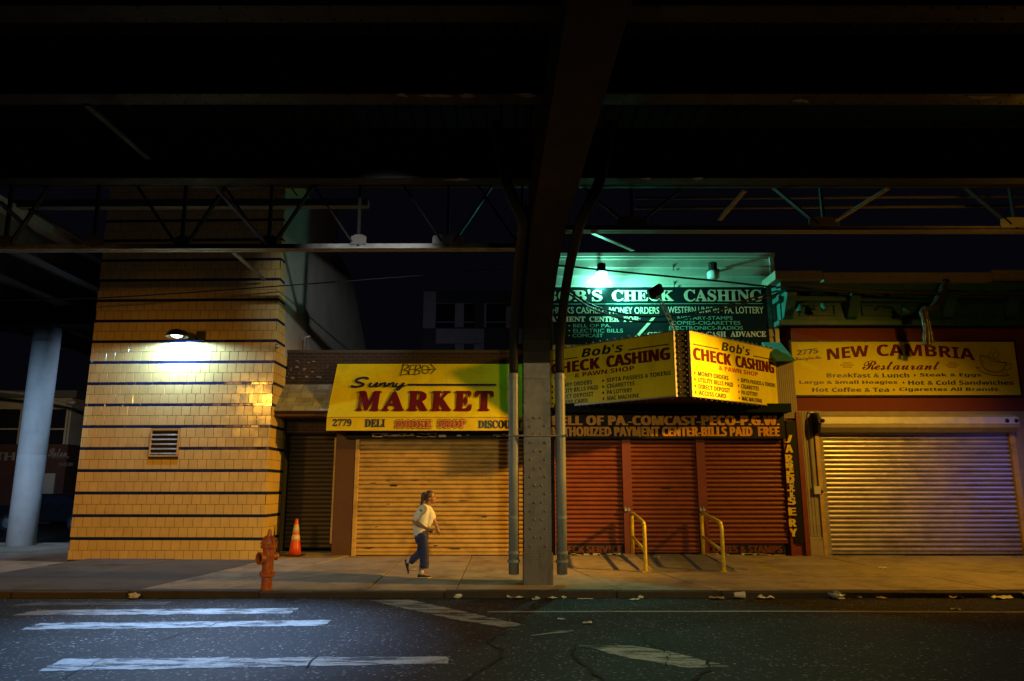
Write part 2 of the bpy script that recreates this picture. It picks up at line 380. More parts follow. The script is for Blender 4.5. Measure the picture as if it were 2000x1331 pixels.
def build_each(mb, name, m, parent, **k):       # one part per word or figure
    mk_ = sorted(set([(0, 0)] + mb.marks)) + [(len(mb.v), len(mb.f))]
    for (a, fa), (b, fb) in zip(mk_, mk_[1:]):
        if b > a:
            q = MB(); q.v = mb.v[a:b]; q.f = [tuple(i - a for i in f) for f in mb.f[fa:fb]]; q.build(name, m, parent, weld=False, **k)
def thing(name, loc, label, cat, group=None):
    o = bpy.data.objects.new(name, None); COL.objects.link(o); o.location = loc; o.empty_display_size = .2
    o['label'] = label; o['category'] = cat
    if group: o['group'] = group
    ORG[o.name] = Vector(loc)
    return o
def struct(mb, name, m, **k): return mb.build(name, m, None, kind='structure', **k)

# ------------------------------------------------------------------ lettering
def mth(s, up, lo, dg=None):
    return ''.join(chr(up + ord(c) - 65) if 'A' <= c <= 'Z' else chr(lo + ord(c) - 97) if 'a' <= c <= 'z' else
                   (chr(dg + ord(c) - 48) if dg and c.isdigit() else c) for c in s)
STYLE = {'sans': lambda s: s, 'bold': lambda s: mth(s, 0x1D5D4, 0x1D5EE, 0x1D7EC), 'ital': lambda s: mth(s, 0x1D63C, 0x1D656, 0x1D7EC),
         'serif': lambda s: mth(s, 0x1D400, 0x1D41A, 0x1D7CE), 'script': lambda s: mth(s, 0x1D4D0, 0x1D4EA)}
TC = {}
def glyphs(s, style):
    if (s, style) in TC: return TC[(s, style)]
    cu = bpy.data.curves.new('t', 'FONT'); cu.body = STYLE[style](s); cu.size = 1; cu.resolution_u = 3; cu.fill_mode = 'FRONT'
    o = bpy.data.objects.new('t', cu); COL.objects.link(o)
    me = bpy.data.meshes.new_from_object(o.evaluated_get(bpy.context.evaluated_depsgraph_get()))
    vs = [(v.co.x, v.co.y) for v in me.vertices]; fs = [tuple(p.vertices) for p in me.polygons]
    bpy.data.objects.remove(o); bpy.data.curves.remove(cu); bpy.data.meshes.remove(me)
    x0 = min(v[0] for v in vs); x1 = max(v[0] for v in vs); y0 = min(v[1] for v in vs); y1 = max(v[1] for v in vs)
    TC[(s, style)] = ([((x - x0) / (x1 - x0), (y - y0) / (y1 - y0)) for x, y in vs], fs)
    return TC[(s, style)]
def text(mb, fc, s, u0, v0, u1, v1, style='bold', bold=0.0, off=.006, shear=0.0, fn=None):
    vs, fs = glyphs(s, style); h = v1 - v0; mb.mark()
    b_ = bold * h; sh = [(0, 0)] if not bold else [(-b_, 0), (b_, 0), (0, b_ * .8), (0, -b_ * .8)] if style == 'serif' else [(-b_, 0), (0, 0), (b_, 0)] if bold > .05 else [(-b_ / 2, 0), (b_ / 2, 0)]
    for i, d in enumerate(sh):
        q = []
        for x, y in vs:
            yy = v0 + y * h; xx = u0 + x * (u1 - u0) + d[0] + shear * y * h; yy += d[1]
            if fn: xx, yy = fn(x, y, xx, yy)
            q.append(fc.pos(xx, yy, off + i * .0006))
        mb.add(q, fs)
    return mb
def ptext(mb, fc, s, a, b, **k):                 # a, b: top-left and bottom-right corner of the word in the photograph
    m = ((a[0] + b[0]) / 2, (a[1] + b[1]) / 2)
    u0 = fc.hit(a[0], m[1])[0]; u1 = fc.hit(b[0], m[1])[0]; v1 = fc.hit(m[0], a[1])[1]; v0 = fc.hit(m[0], b[1])[1]
    return text(mb, fc, s, u0, v0, u1, v1, **k)
def stroke(mb, fc, pts, w, off=.006):
    q = [fc.pos(*fc.hit(*p), off) for p in pts]
    return mb.ribbon(q, w, fc.n)
def smooth_path(pts, n=6):
    pts = [Vector((*p, 0)) if len(p) == 2 else Vector(p) for p in pts]; out = []
    for i in range(len(pts) - 1):
        p0 = pts[max(i - 1, 0)]; p1 = pts[i]; p2 = pts[i + 1]; p3 = pts[min(i + 2, len(pts) - 1)]
        for k in range(n):
            t = k / n
            out.append(.5 * ((2 * p1) + (p2 - p0) * t + (2 * p0 - 5 * p1 + 4 * p2 - p3) * t * t + (3 * p1 - p0 - 3 * p2 + p3) * t ** 3))
    out.append(pts[-1]); return out
def curve2(pts, n=6): return [(p.x, p.y) for p in smooth_path(pts, n)]
def shutter(mb, fc, u0, u1, v0, v1, pitch=.1, depth=.022, off=.0, nx=30, wob=.003):
    n = max(1, round((v1 - v0) / pitch)); ph = (v1 - v0) / n; prof = []
    for i in range(n):
        b = v0 + i * ph
        prof += [(b, -1.0), (b + ph * .09, -.8), (b + ph * .14, .35), (b + ph * .28, .85), (b + ph * .5, 1), (b + ph * .74, .8), (b + ph * .92, .1)]
    prof.append((v1, 0)); W_ = nx + 1; vs = []
    rnd = [[random.uniform(-1, 1) for _ in range(W_)] for _ in range(n + 1)]
    for j, (v, d) in enumerate(prof):
        r = rnd[j // 7]
        for i in range(W_):
            vs.append(fc.pos(u0 + (u1 - u0) * i / nx, v + r[i] * wob * .4, off + depth * d + r[i] * wob * .5))
    fs = [(j * W_ + i, j * W_ + i + 1, (j + 1) * W_ + i + 1, (j + 1) * W_ + i) for j in range(len(prof) - 1) for i in range(nx)]
    return mb.add(vs, fs)

# ================================================================== SETTING
g = MB(); g.add([(-400, -400, -.06), (400, -400, -.06), (400, 600, -.06), (-400, 600, -.06)], [(0, 1, 2, 3)]); struct(g, 'ground', K['ground'])
g = MB(); g.add([(-70, -25, 0), (70, -25, 0), (70, KERB, 0), (-70, KERB, 0)], [(0, 1, 2, 3)]); road = struct(g, 'road', K['asphalt'])
def sheet(name, pix, m, z=.004):
    c_ = [PG(*p) for p in pix]; q = []; rs = random.Random(int(pix[0][0] * 3 + pix[0][1]))
    for a, b in zip(c_, c_[1:] + c_[:1]):
        n = max(1, int((b - a).length / .07))
        for k in range(n): q.append(a.lerp(b, k / n) + (Vector((rs.gauss(0, .012), rs.gauss(0, .014), 0)) if name != 'lane_line' and k else Vector((0, 0, 0))))
    g = MB(); g.add([(p.x, p.y, z) for p in q], [tuple(range(len(q)))]); return g.build(name, K[m], road)
sheet('crosswalk_stripe', [(20, 1184), (72, 1177), (335, 1176), (322, 1182)], 'stripe_faint')
sheet('crosswalk_stripe', [(22, 1203), (75, 1192), (583, 1189), (566, 1199)], 'stripe')
sheet('crosswalk_stripe', [(40, 1231), (78, 1218), (648, 1212), (632, 1223)], 'stripe')
sheet('crosswalk_stripe', [(75, 1312), (122, 1288), (872, 1283), (876, 1297)], 'stripe')
sheet('diagonal_stripe', [(722, 1174), (800, 1172), (905, 1195), (1025, 1222), (985, 1226), (900, 1213)], 'stripe')
sheet('diagonal_stripe', [(1130, 1262), (1235, 1262), (1310, 1274), (1425, 1303), (1345, 1306), (1220, 1284)], 'stripe')
sheet('arrow_stripe', [(1035, 1243), (1095, 1233), (1122, 1232), (1112, 1236), (1098, 1237)], 'stripe')
sheet('lane_line', [(952, 1195), (1500, 1194.2), (2600, 1197), (2600, 1200), (1500, 1196.8), (952, 1197.6)], 'line', .008)
def crack(pts, w=.02):
    g = MB(); q = []
    for i in range(len(pts) - 1):
        a = PG(*pts[i]); b = PG(*pts[i + 1]); n = max(3, int((b - a).length / .09))
        for k in range(n):
            p = a.lerp(b, k / n); q.append(Vector((p.x + random.uniform(-.025, .025), p.y + random.uniform(-.03, .03), .010)))
    q.append(PG(*pts[-1], 0) + Vector((0, 0, .010)))
    g.ribbon(q, [w * (.35 + random.random()) for _ in q], (0, 0, 1)); g.build('crack', K['crack'], road)
crack([(905, 1331), (960, 1300), (985, 1272), (950, 1255), (985, 1235)], .028)
crack([(1185, 1331), (1160, 1320), (1120, 1280), (1125, 1262)], .03)
crack([(1355, 1331), (1380, 1312), (1385, 1290)], .03)
crack([(1300, 1300), (1308, 1278), (1262, 1256), (1255, 1240), (1300, 1232)], .016)
crack([(290, 1258), (370, 1235), (450, 1212), (520, 1204)], .016)
crack([(595, 1305), (620, 1282)], .02)
crack([(115, 1331), (200, 1290)], .018)
crack([(60, 1243), (300, 1238), (330, 1232)], .010)
crack([(420, 1205), (640, 1228), (860, 1238), (1000, 1243)], .008)

# kerb and pavement slabs
g = MB(); x = -40.0
while x < 40:
    w = random.uniform(1.6, 3.0); dz = random.uniform(-.012, .012); dy = random.uniform(-.02, .02)
    g.box(x + .006, x + w - .006, KERB + dy, KERB + .2, -.05, .1 + dz); x += w
struct(g, 'kerb', K['kerb'], bevel=.012)
g = MB()
cuts = [-9.5, -7.6, -5.5, -4.1, -2.35, -.9, 1.15, 2.6, 5.2, 7.3, 9.3, 12, 15, 20, 30, 40]
rows = [KERB + .21, 13.9, 15.5, 17.12]; g2 = MB()
for i in range(len(cuts) - 1):
    sk = [(-.25 if c > 0 else .0 if c > -3 else .22) for c in cuts[i:i + 2]]
    for j in range(3):
        a, b = cuts[i], cuts[i + 1]; y0, y1 = rows[j], rows[j + 1]; dz = random.uniform(-.009, .006)
        e = .007
        q = [(a + sk[0] * (y0 - 15) + e, y0 + e), (b + sk[1] * (y0 - 15) - e, y0 + e), (b + sk[1] * (y1 - 15) - e, y1 - e), (a + sk[0] * (y1 - 15) + e, y1 - e)]
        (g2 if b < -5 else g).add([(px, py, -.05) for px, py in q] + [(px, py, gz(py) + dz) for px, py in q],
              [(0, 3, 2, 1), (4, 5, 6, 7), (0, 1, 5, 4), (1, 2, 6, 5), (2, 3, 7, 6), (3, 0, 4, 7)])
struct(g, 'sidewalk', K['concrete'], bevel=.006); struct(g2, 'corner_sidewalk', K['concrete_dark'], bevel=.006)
g = MB(); g.prism([(-40, KERB + .22, -.05), (-9.5 + .4, KERB + .22, -.05), (-9.5 + .4, KERB + .22, .09), (-40, KERB + .22, .09)], (0, 8.9, .0))
for v in g.v:
    if v.z > 0: v.z = gz(v.y) - .02
struct(g, 'side_pavement', K['concrete'])
g = MB(); g.box(-40, -4.0, 21.3, 60, -.05, .10); struct(g, 'side_road', K['asphalt'])
g = MB(); g.add([(-60, 17.12, .238), (60, 17.12, .238), (60, 60, .238), (-5, 60, .238), (-5, 19, .238), (-60, 19, .1)], [(0, 1, 4), (1, 2, 3, 4), (0, 4, 5)])
g = MB(); g.box(-4.9, 40, 17.13, 40, -.05, .2); struct(g, 'shop_yard', K['ground'])

# ================================================================== TILED CORNER BUILDING
A, B = Vector((-9.62, 16.57, 0)), Vector((-5.37, 16.45, 0))
TF = Face(A, B - A); TW = (B - A).length
TSd = Face(B, (0, 1, 0)); TD = 1.9; TTOP = 9.6
tb = thing('tiled_building', (-7.5, 17.5, .2), 'cream tiled corner building with thin dark blue stripes and a louvred vent', 'building')
g = MB(); g.prism([A + TF.n * -.01, B + Vector((-.012, .01, 0)), B + Vector((-.012, TD, 0)), A + Vector((0.02, TD, 0))], (0, 0, TTOP))
g.build('wall', K['grout'], tb)
tl, bl = MB(), MB()
def tile(mb, fc, u0, u1, v0, v1, t=.006, bev=.004, tilt=.0014):
    ta, tb_ = random.uniform(-tilt, tilt), random.uniform(-tilt, tilt); j = .0027
    u0 += j; u1 -= j; v0 += j; v1 -= j
    if u1 - u0 < .02: return
    uc, vc = (u0 + u1) / 2, (v0 + v1) / 2
    q = [fc.pos(u, v, 0) for u, v in ((u0, v0), (u1, v0), (u1, v1), (u0, v1))]
    q += [fc.pos(u, v, t + (u - uc) * ta * 8 + (v - vc) * tb_ * 8) for u, v in ((u0 + bev, v0 + bev), (u1 - bev, v0 + bev), (u1 - bev, v1 - bev), (u0 + bev, v1 - bev))]
    mb.add(q, [(0, 1, 5, 4), (1, 2, 6, 5), (2, 3, 7, 6), (3, 0, 4, 7), (4, 5, 6, 7)])
PER, Z0, TWd = .485, .643, .2025
VU = TF.hit(*z2(975, 480)); VU2 = TF.hit(*z2(1165, 480)); VV = (TF.hit(*z2(1070, 574))[1], TF.hit(*z2(1070, 392))[1])
def rowfill(fc, W_, mb, v0, v1, shift, vent=False):
    u = -shift
    while u < W_:
        a, b = max(0, u), min(W_, u + TWd)
        if vent and v1 > VV[0] and v0 < VV[1] and b > VU[0] and a < VU2[0]:
            if a < VU[0] - .02: tile(mb, fc, a, VU[0], v0, v1)
            if b > VU2[0] + .02: tile(mb, fc, VU2[0], b, v0, v1)
        elif b - a > .03: tile(mb, fc, a, b, v0, v1)
        u += TWd
k = -1
while Z0 + k * PER < TTOP - .5:
    zs = Z0 + k * PER; bl = MB()
    for fc, W_, vt in ((TF, TW, True), (TSd, TD, False)):
        if k >= 0: rowfill(fc, W_, bl, zs - .03, zs + .03, random.random() * .15, vt)
        h = (PER - .06) / 2; sh = random.uniform(.02, .18)
        rowfill(fc, W_, tl, max(zs + .03, .2), zs + .03 + h, sh, vt)
        rowfill(fc, W_, tl, zs + .03 + h, zs + PER - .03, (sh + .1 + random.uniform(-.02, .02)) % TWd, vt)
    if k >= 0: bl.build('tile_stripe', K['tile_blue'], tb)
    k += 1
tl.build('tile_facing', K['tile'], tb)
g = MB(); u0, u1, v0, v1 = VU[0], VU2[0], VV[0], VV[1]
for a in ((u0, u0 + .035, v0, v1), (u1 - .035, u1, v0, v1), (u0 + .035, u1 - .035, v0, v0 + .03), (u0 + .035, u1 - .035, v1 - .03, v1)):
    g.fbox(TF, *a, 0, .03)
vent = g.build('louvre_vent', K['shut_cream'], tb, bevel=.004)
g = MB(); g.fbox(TF, u0 + .03, u1 - .03, v0 + .03, v1 - .03, 0, .004); g.build('vent_backing', K['dark_void'], vent)
g = MB()
for i in range(6):
    zc = v0 + .05 + (v1 - v0 - .1) * i / 5
    g.add([TF.pos(u0 + .036, zc, .024), TF.pos(u1 - .036, zc, .024), TF.pos(u1 - .036, zc + .014, .026), TF.pos(u0 + .036, zc + .014, .026),
           TF.pos(u0 + .036, zc + .045, .006), TF.pos(u1 - .036, zc + .045, .006)], [(0, 1, 2, 3), (3, 2, 5, 4)])
g.build('slats', K['galv'], vent)
# grey clad stair wall behind, sloping away
sx = -5.36
def onx(px, py):
    d = ray(px, py); t = sx / d.x; return Vector((sx, d.y * t, CAM_Z + d.z * t))
poly = [onx(557, 700), onx(557, 380), onx(661, 395), onx(661, 492), onx(690, 548), onx(716, 690)]
g = MB(); g.prism([p + Vector((0, 0, 0)) for p in poly], (-.2, 0, 0)); g.build('stair_cladding', K['grey_panel'], tb)
g = MB(); g.tube([P(596, 690, 18.2), P(596, 659, 18.2), P(606, 657, 18.2)], .035, 8); g.tube([P(541, 680, 16.9), P(541, 676, 16.2)], .05, 8)
g.build('conduit', K['galv'], tb, smooth=True)

# wall lamp on the tiles
lp = P(346, 652, 16.14)
wl = thing('wall_lamp', (lp.x, 16.45, lp.z), 'lit cool white wall lamp with dark hood on the tiled wall', 'lamp')
g = MB(); g.lathe([(.06, .10), (.16, .06), (.22, -.03), (.24, -.075), (.225, -.075), (.20, -.03), (.14, .045), (.02, .07)], lp, 20)
g.build('hood', K['black_metal'], wl, smooth=True)
g = MB(); g.tube([lp + Vector((0, .05, .08)), lp + Vector((.06, .25, .10)), lp + Vector((.06, .36, .05))], .03, 8); g.fbox(TF, 2.42, 2.62, lp.z - .1, lp.z + .12, .008, .05)
g.build('bracket', K['black_metal'], wl)
g = MB(); g.ball(lp + Vector((0, 0, -.02)), (.13, .13, .075), 14, 8); g.build('lens', K['lens_cool'], wl, smooth=True)
spot('wall_lamp_light', lp + Vector((0, .0, -.115)), lp + Vector((0, .10, -1)), 360, (.48, .80, 1.15), 176, .25, .03)

# ================================================================== MARKET BUILDING
F = 17.1; FW = wall_face(F)
mk = thing('market_building', (-2.4, 18.5, .24), 'low dark brick market shop with rolled down cream shutter and recessed doorway', 'building')
zt = P(800, 690, 17.3).z
def X(px, py, Y=F): return P(px, py, Y).x
def Z(py, Y=F): return P(1000, py, Y).z
dx0, dx1, px1, sx0, sx1 = -5.3, X(652, 960), X(691, 960), X(695, 960), .35
zdoor = Z(812)
g = MB()
g.box(-5.33, .95, 17.3, 17.6, Z(845), zt); g.box(-5.33, .95, 17.6, 24, zt - .5, zt - .4); g.box(sx1 + .02, .95, 17.12, 17.55, .2, Z(845) - .002)
g.box(-5.33, dx1, 17.28, 17.299, zdoor, zt - .3)
g.build('wall', K['brick'], mk)
g = MB(); g.box(-5.4, 1.0, 17.27, 17.62, zt, zt + .07); g.build('coping', K['shut_dark'], mk)
g = MB()
for i in range(26):
    px = random.uniform(548, 640); py = random.uniform(705, 745); r = random.uniform(1, 4)
    fc = wall_face(17.279); u, v = fc.hit(px, py); g.fbox(fc, u, u + r * .02, v, v + r * random.choice((.006, .012)), 0, .003)
g.build('paint_marks', K['graffiti_grey'], mk)
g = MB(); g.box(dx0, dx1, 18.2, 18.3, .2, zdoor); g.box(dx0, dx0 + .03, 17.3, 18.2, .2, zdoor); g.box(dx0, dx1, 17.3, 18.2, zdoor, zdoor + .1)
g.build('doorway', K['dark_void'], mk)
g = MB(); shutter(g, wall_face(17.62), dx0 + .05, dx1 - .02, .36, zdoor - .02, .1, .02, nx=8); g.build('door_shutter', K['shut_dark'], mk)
g = MB(); g.box(dx0, dx1, 17.15, 17.7, .2, .30); g.build('door_step', K['ramp'], mk)
g = MB(); g.box(dx1 - .06, dx1, 17.2, 17.26, Z(1063), Z(855)); g.build('door_guide', K['shut_cream'], mk)
g = MB(); g.box(dx1 + .005, px1, F - .02, 17.5, .2, Z(843)); g.build('pilaster', K['brown_paint'], mk, bevel=.01)
zs0, zs1 = Z(1084), Z(858)
g = MB(); shutter(g, wall_face(F + .05), sx0 + .02, sx1, zs0 + .04, zs1 + .06, .1, .03, nx=44, wob=.004); ms = g.build('shutter', K['shut_cream'], mk)
g = MB(); g.box(sx0 + .03, sx1, F + .02, F + .07, zs0 - .005, zs0 + .05); g.build('bottom_bar', K['shut_cream'], ms, bevel=.004)
g = MB(); u, v = wall_face(F + .02).hit(769, 949); g.box(u - .075, u + .075, F + .015, F + .03, v - .015, v + .015); g.build('slot', K['dark_void'], ms)
g = MB(); g.box(sx1, sx1 + .06, F - .02, F + .12, .22, zs1); g.build('shutter_guide', K['shut_cream'], mk, bevel=.005)
g = MB(); g.box(px1 + .004, sx0 + .045, F - .03, F + .12, .22, zs1); g.build('shutter_guide', K['shut_cream'], mk, bevel=.005)
g = MB(); g.box(px1 - .2, sx1 + .1, F - .16, F + .2, zs1, Z(840)); g.build('shutter_housing', K['sign_black'], mk)
g = MB()
for i in range(30):
    x = random.uniform(X(715, 848), X(985, 848)); g.box(x, x + random.uniform(.04, .22), F - .166, F - .159, zs1 + random.uniform(.03, .07), zs1 + random.uniform(.075, .13))
g.build('peeled_stickers', K['scrap'], mk)
g = MB(); fc = wall_face(F + .05)
for px, py, w_, h_ in ((728, 944, .10, .012), (758, 940, .05, .01), (812, 938, .16, .014), (826, 946, .08, .01), (870, 981, .07, .02), (735, 1029, .06, .012), (905, 978, .12, .012), (760, 985, .05, .01), (945, 1010, .10, .012), (720, 1070, .14, .02), (890, 1072, .2, .015), (850, 1066, .08, .02), (950, 905, .2, .012)):
    u, v = fc.hit(px, py); rr_ = random.Random(px)
    g.add([fc.pos(u + w_ * math.cos(6.283 * k / 8) * rr_.uniform(.4, 1.1), v + h_ * math.sin(6.283 * k / 8) * rr_.uniform(.5, 1.3), .0315) for k in range(8)], [tuple(range(8))])
g.build('scuff_marks', K['shut_dark'], ms)
# small shingle roof over the doorway
g = MB(); sr = [(-5.42, 16.62), (X(645, 780, 16.6), 16.62)]
zlo, zhi = Z(803, 16.62), Z(752, 17.25)
ax = (0, 17.27 - 16.6, zhi - zlo); RF = Face((-5.42, 16.6, zlo), (1, 0, 0), ax); LL = Vector(ax).length; wd = sr[1][0] + 5.42
g.fbox(RF, 0, wd, 0, LL, -.06, 0); g.box(-5.42, -5.42 + wd, 16.63, 17.26, zlo - .12, zlo - .06)
roof = g.build('door_canopy', K['brown_paint'], mk)
g = MB()
for r in range(6):
    u = -random.random() * .2
    while u < wd:
        a, b = max(0, u), min(wd, u + .31)
        if b - a > .03: g.add([RF.pos(a + .004, r * LL / 6, .022), RF.pos(b - .004, r * LL / 6, .022), RF.pos(b - .004, (r + 1) * LL / 6 + .01, .004), RF.pos(a + .004, (r + 1) * LL / 6 + .01, .004),
               RF.pos(a + .004, r * LL / 6, .001), RF.pos(b - .004, r * LL / 6, .001)], [(0, 1, 2, 3), (4, 5, 1, 0)])
        u += .31
g.build('shingles', K['shingle'], roof)

# awning
aw = thing('shop_awning', (-1.9, 17.0, 3.0), 'yellow sloping shop awning with maroon market lettering over the cream shutter', 'awning')
ax0, ax1 = P(657, 711, 17.1).x, .27
yf = 16.45
zT, zM, zB = Z(711, 17.2), Z(815, yf), Z(841, yf)
AF = Face((ax0, yf, zM), (1, 0, 0), (0, 17.22 - yf, zT - zM)); AL = math.hypot(17.22 - yf, zT - zM)
VF = Face((ax0, yf, zM), (1, 0, 0)); AWd = ax1 - ax0
g = MB(); nx, ny = 40, 8; vs = []
for j in range(ny + 1):
    for i in range(nx + 1):
        sag = -.022 * math.sin(math.pi * j / ny) * (1 - .55 * abs(math.cos(math.pi * 5 * i / nx)))
        vs.append(AF.pos(AWd * i / nx, AL * j / ny, sag))
g.add(vs, [(j * (nx + 1) + i, j * (nx + 1) + i + 1, (j + 1) * (nx + 1) + i + 1, (j + 1) * (nx + 1) + i) for j in range(ny) for i in range(nx)])
g.add([(ax0, yf, zM), (ax0, 17.22, zT), (ax0, 17.22, zM)], [(0, 1, 2)]); g.add([(ax1, yf, zM), (ax1, 17.22, zT), (ax1, 17.22, zM)], [(0, 1, 2)])
cv = g.build('canopy', K['yellow'], aw, weld=False)
g = MB(); vs = []
for i in range(41):
    vs += [VF.pos(AWd * i / 40, zB - zM + .004 * math.sin(i * 1.9), .004 * math.sin(i * 1.3)), VF.pos(AWd * i / 40, 0, 0)]
g.add(vs, [(2 * i, 2 * i + 2, 2 * i + 3, 2 * i + 1) for i in range(40)])
g.add([(ax0, yf, zM), (ax0, yf, zB), (ax0, 17.2, zB + .02), (ax0, 17.2, zM)], [(0, 1, 2, 3)]); g.add([(ax1, yf, zM), (ax1, yf, zB), (ax1, 17.2, zB + .02), (ax1, 17.2, zM)], [(0, 1, 2, 3)])
vl = g.build('valance', K['yellow'], aw, weld=False)
g = MB(); g.tube([(ax0, yf - .012, zM), (ax1, yf - .012, zM)], .012, 6); g.tube([(ax0, yf - .006, zB), (ax1, yf - .006, zB)], .010, 6); g.build('edge_piping', K['yellow_ink'], aw)
T0 = .008
g = MB(); 
for c, a, b in (('M', 660, 804), ('A', 826, 964), ('R', 990, 1116), ('K', 1144, 1268), ('E', 1294, 1398), ('T', 1428, 1536)): ptext(g, AF, c, z4(a, 219), z4(b, 341), style='serif', bold=.055, off=T0)
g.marks = []
build_each(g, 'market_lettering', K['maroon'], cv)
g = MB()
for st, w in (([(728, 140), (722, 131), (695, 128), (660, 138), (652, 152), (680, 162), (700, 172), (680, 184), (640, 187), (616, 180)], .062), ([(752, 160), (738, 178), (745, 187), (765, 182), (790, 160), (778, 180), (784, 187), (800, 180)], .050),
              ([(812, 162), (800, 187)], .050), ([(803, 180), (830, 163), (842, 164), (832, 182), (840, 187), (854, 180)], .046), ([(866, 162), (854, 187)], .050), ([(857, 180), (884, 163), (896, 164), (886, 182), (894, 187), (908, 180)], .046),
              ([(920, 162), (910, 178), (918, 187), (938, 182), (962, 161)], .046), ([(965, 160), (945, 190), (925, 208), (912, 206), (925, 196), (975, 178)], .040)):
    stroke(g, AF, [z4(*p) for p in curve2(st, 5)], w, T0 + .0008 * random.random())
g.mark()
g.add([AF.pos(*AF.hit(*z4(x, y)), T0) for x, y in ((985, 180), (1562, 181), (1562, 168), (985, 167))], [(0, 1, 2, 3)])
build_each(g, 'script_lettering', K['navy'], cv)
g = MB()
for st in ([(960, 40), (938, 118)], [(950, 48), (985, 45), (990, 60), (962, 78), (985, 84), (985, 104), (945, 110)], [(1005, 48), (992, 108)], [(1003, 50), (1035, 45)], [(1000, 76), (1028, 72)], [(990, 108), (1022, 105)],
           [(1042, 44), (1030, 112)], [(1040, 48), (1068, 46), (1066, 66), (1038, 76), (1062, 84), (1060, 102), (1030, 108)],
           [(1085, 54), (1078, 78), (1090, 98), (1115, 98), (1126, 76), (1115, 54), (1092, 50), (1085, 54)], [(1085, 78), (1160, 72)], [(1135, 40), (1168, 72), (1135, 104)]):
    stroke(g, AF, [z4(*p) for p in (curve2(st, 4) if len(st) > 3 else st)], .022, T0)
g.build('graffiti', K['ink'], cv, weld=False)
g = MB(); ptext(g, VF, '2779', z4(500, 396), z4(620, 442), style='serif', bold=.03, off=T0); ptext(g, VF, 'DELI', z4(708, 398), z4(838, 446), style='serif', bold=.045, off=T0)
ptext(g, VF, 'DISCOUNT', z4(1445, 405), z4(1725, 455), style='serif', bold=.045, off=T0); build_each(g, 'valance_lettering', K['navy'], vl)
g = MB(); ptext(g, VF, 'SMOKE', z4(908, 402), z4(1140, 455), style='serif', bold=.14, off=T0); ptext(g, VF, 'SHOP', z4(1184, 400), z4(1362, 452), style='serif', bold=.14, off=T0); build_each(g, 'smoke_shop_outline', K['maroon'], vl)
g = MB(); ptext(g, VF, 'SMOKE', z4(908, 404), z4(1140, 453), style='serif', bold=.08, off=T0 + .003); ptext(g, VF, 'SHOP', z4(1184, 402), z4(1362, 450), style='serif', bold=.08, off=T0 + .003); build_each(g, 'smoke_shop_halo', K['yellow_ink'], vl)
g = MB(); ptext(g, VF, 'SMOKE', z4(910, 407), z4(1138, 450), style='serif', bold=.03, off=T0 + .006); ptext(g, VF, 'SHOP', z4(1186, 405), z4(1360, 447), style='serif', bold=.03, off=T0 + .006); build_each(g, 'smoke_shop_lettering', K['red_ink'], vl)

# ================================================================== CHECK CASHING BUILDING
cb = thing('check_cashing_building', (4, 18.5, .24), 'two storey check cashing shop with pale siding and three red shutters', 'building')
yS = 17.3
bx0, bx1 = .97, X(1508, 510, yS)
ztop = Z(503, yS)
g = MB(); g.box(bx0, bx1, yS + .03, 26, Z(860), ztop); g.box(bx0, bx1 + .3, 17.5, 17.7, .2, Z(860) - .002); g.build('wall', K['tan_siding'], cb)
g = MB(); z = Z(665, yS) - 1.2; ph = .215
while z < ztop - .02:
    z1_ = min(z + ph, ztop)
    g.add([(bx0, yS - .02, z), (bx1, yS - .02, z), (bx1, yS + .02, z1_), (bx0, yS + .02, z1_), (bx0, yS + .025, z), (bx1, yS + .025, z)], [(0, 1, 2, 3), (4, 5, 1, 0)]); z += ph
sd = g.build('siding', K['siding'], cb, weld=False)
g = MB(); g.box(bx1 - .07, bx1 + .03, yS - .045, yS + .2, Z(700, yS), ztop + .02); g.box(bx0 - .05, bx1 + .05, yS - .08, yS + .2, ztop, ztop + .09); g.build('corner_trim', K['siding'], cb)
g = MB()
for px, p0, p1 in ((1314, 516, 530), (1316, 549, 562)): g.box(X(px, p0, yS) - .008, X(px, p0, yS) + .008, yS - .025, yS - .015, Z(p1, yS), Z(p0, yS))
g.build('siding_joint', K['shut_dark'], cb)
# lower front
zf = Z(858)
posts = [(1216, 1234), (1362, 1380)]
RS = wall_face(F + .06)
for a, b, bot in ((1082, 1218, 1062), (1233, 1364, 1080), (1379, 1536, 1062)):
    g = MB(); shutter(g, RS, X(a, 960) + .02, X(b, 960) - .01, Z(bot) + .03, zf + .1, .1, .03, nx=22, wob=.003); sh = g.build('shutter', K['shut_red'], cb)
    g = MB(); g.box(X(a, 960) + .02, X(b, 960) - .01, F + .03, F + .08, Z(bot), Z(bot) + .04); g.build('bottom_bar', K['red_paint'], sh, bevel=.004)
    if bot == 1080:
        u, v = wall_face(F + .03).hit(1301, 954); g = MB(); g.box(u - .1, u + .1, F + .025, F + .04, v - .014, v + .014); g.build('slot', K['dark_void'], sh)
for a, b in posts:
    g = MB(); g.box(X(a, 960), X(b, 960), F - .05, F + .12, .22, zf + .1); pst = g.build('door_post', K['red_paint'], cb, bevel=.008)
    c = Vector((X(a + 8, 994), F - .09, Z(994))); g = MB()
    for d in (-.035, .035):
        g.box(c.x + d - .025, c.x + d + .025, c.y - .02, c.y + .03, c.z - .05, c.z + .01); g.tube([c + Vector((d - .016, 0, .01)), c + Vector((d - .016, 0, .04)), c + Vector((d + .016, 0, .04)), c + Vector((d + .016, 0, .01))], .006, 6)
    g.build('padlock', K['galv'], pst)
g = MB(); g.box(X(1536, 960), X(1545, 960), F - .04, F + .3, .2, Z(806)); g.box(X(1562, 960), X(1572, 960), F - .1, F + .3, .2, Z(806)); g.box(X(1545, 960), X(1562, 960), F + .0, F + .3, .2, Z(806)); g.build('red_pilaster', K['red_paint'], cb, bevel=.006)
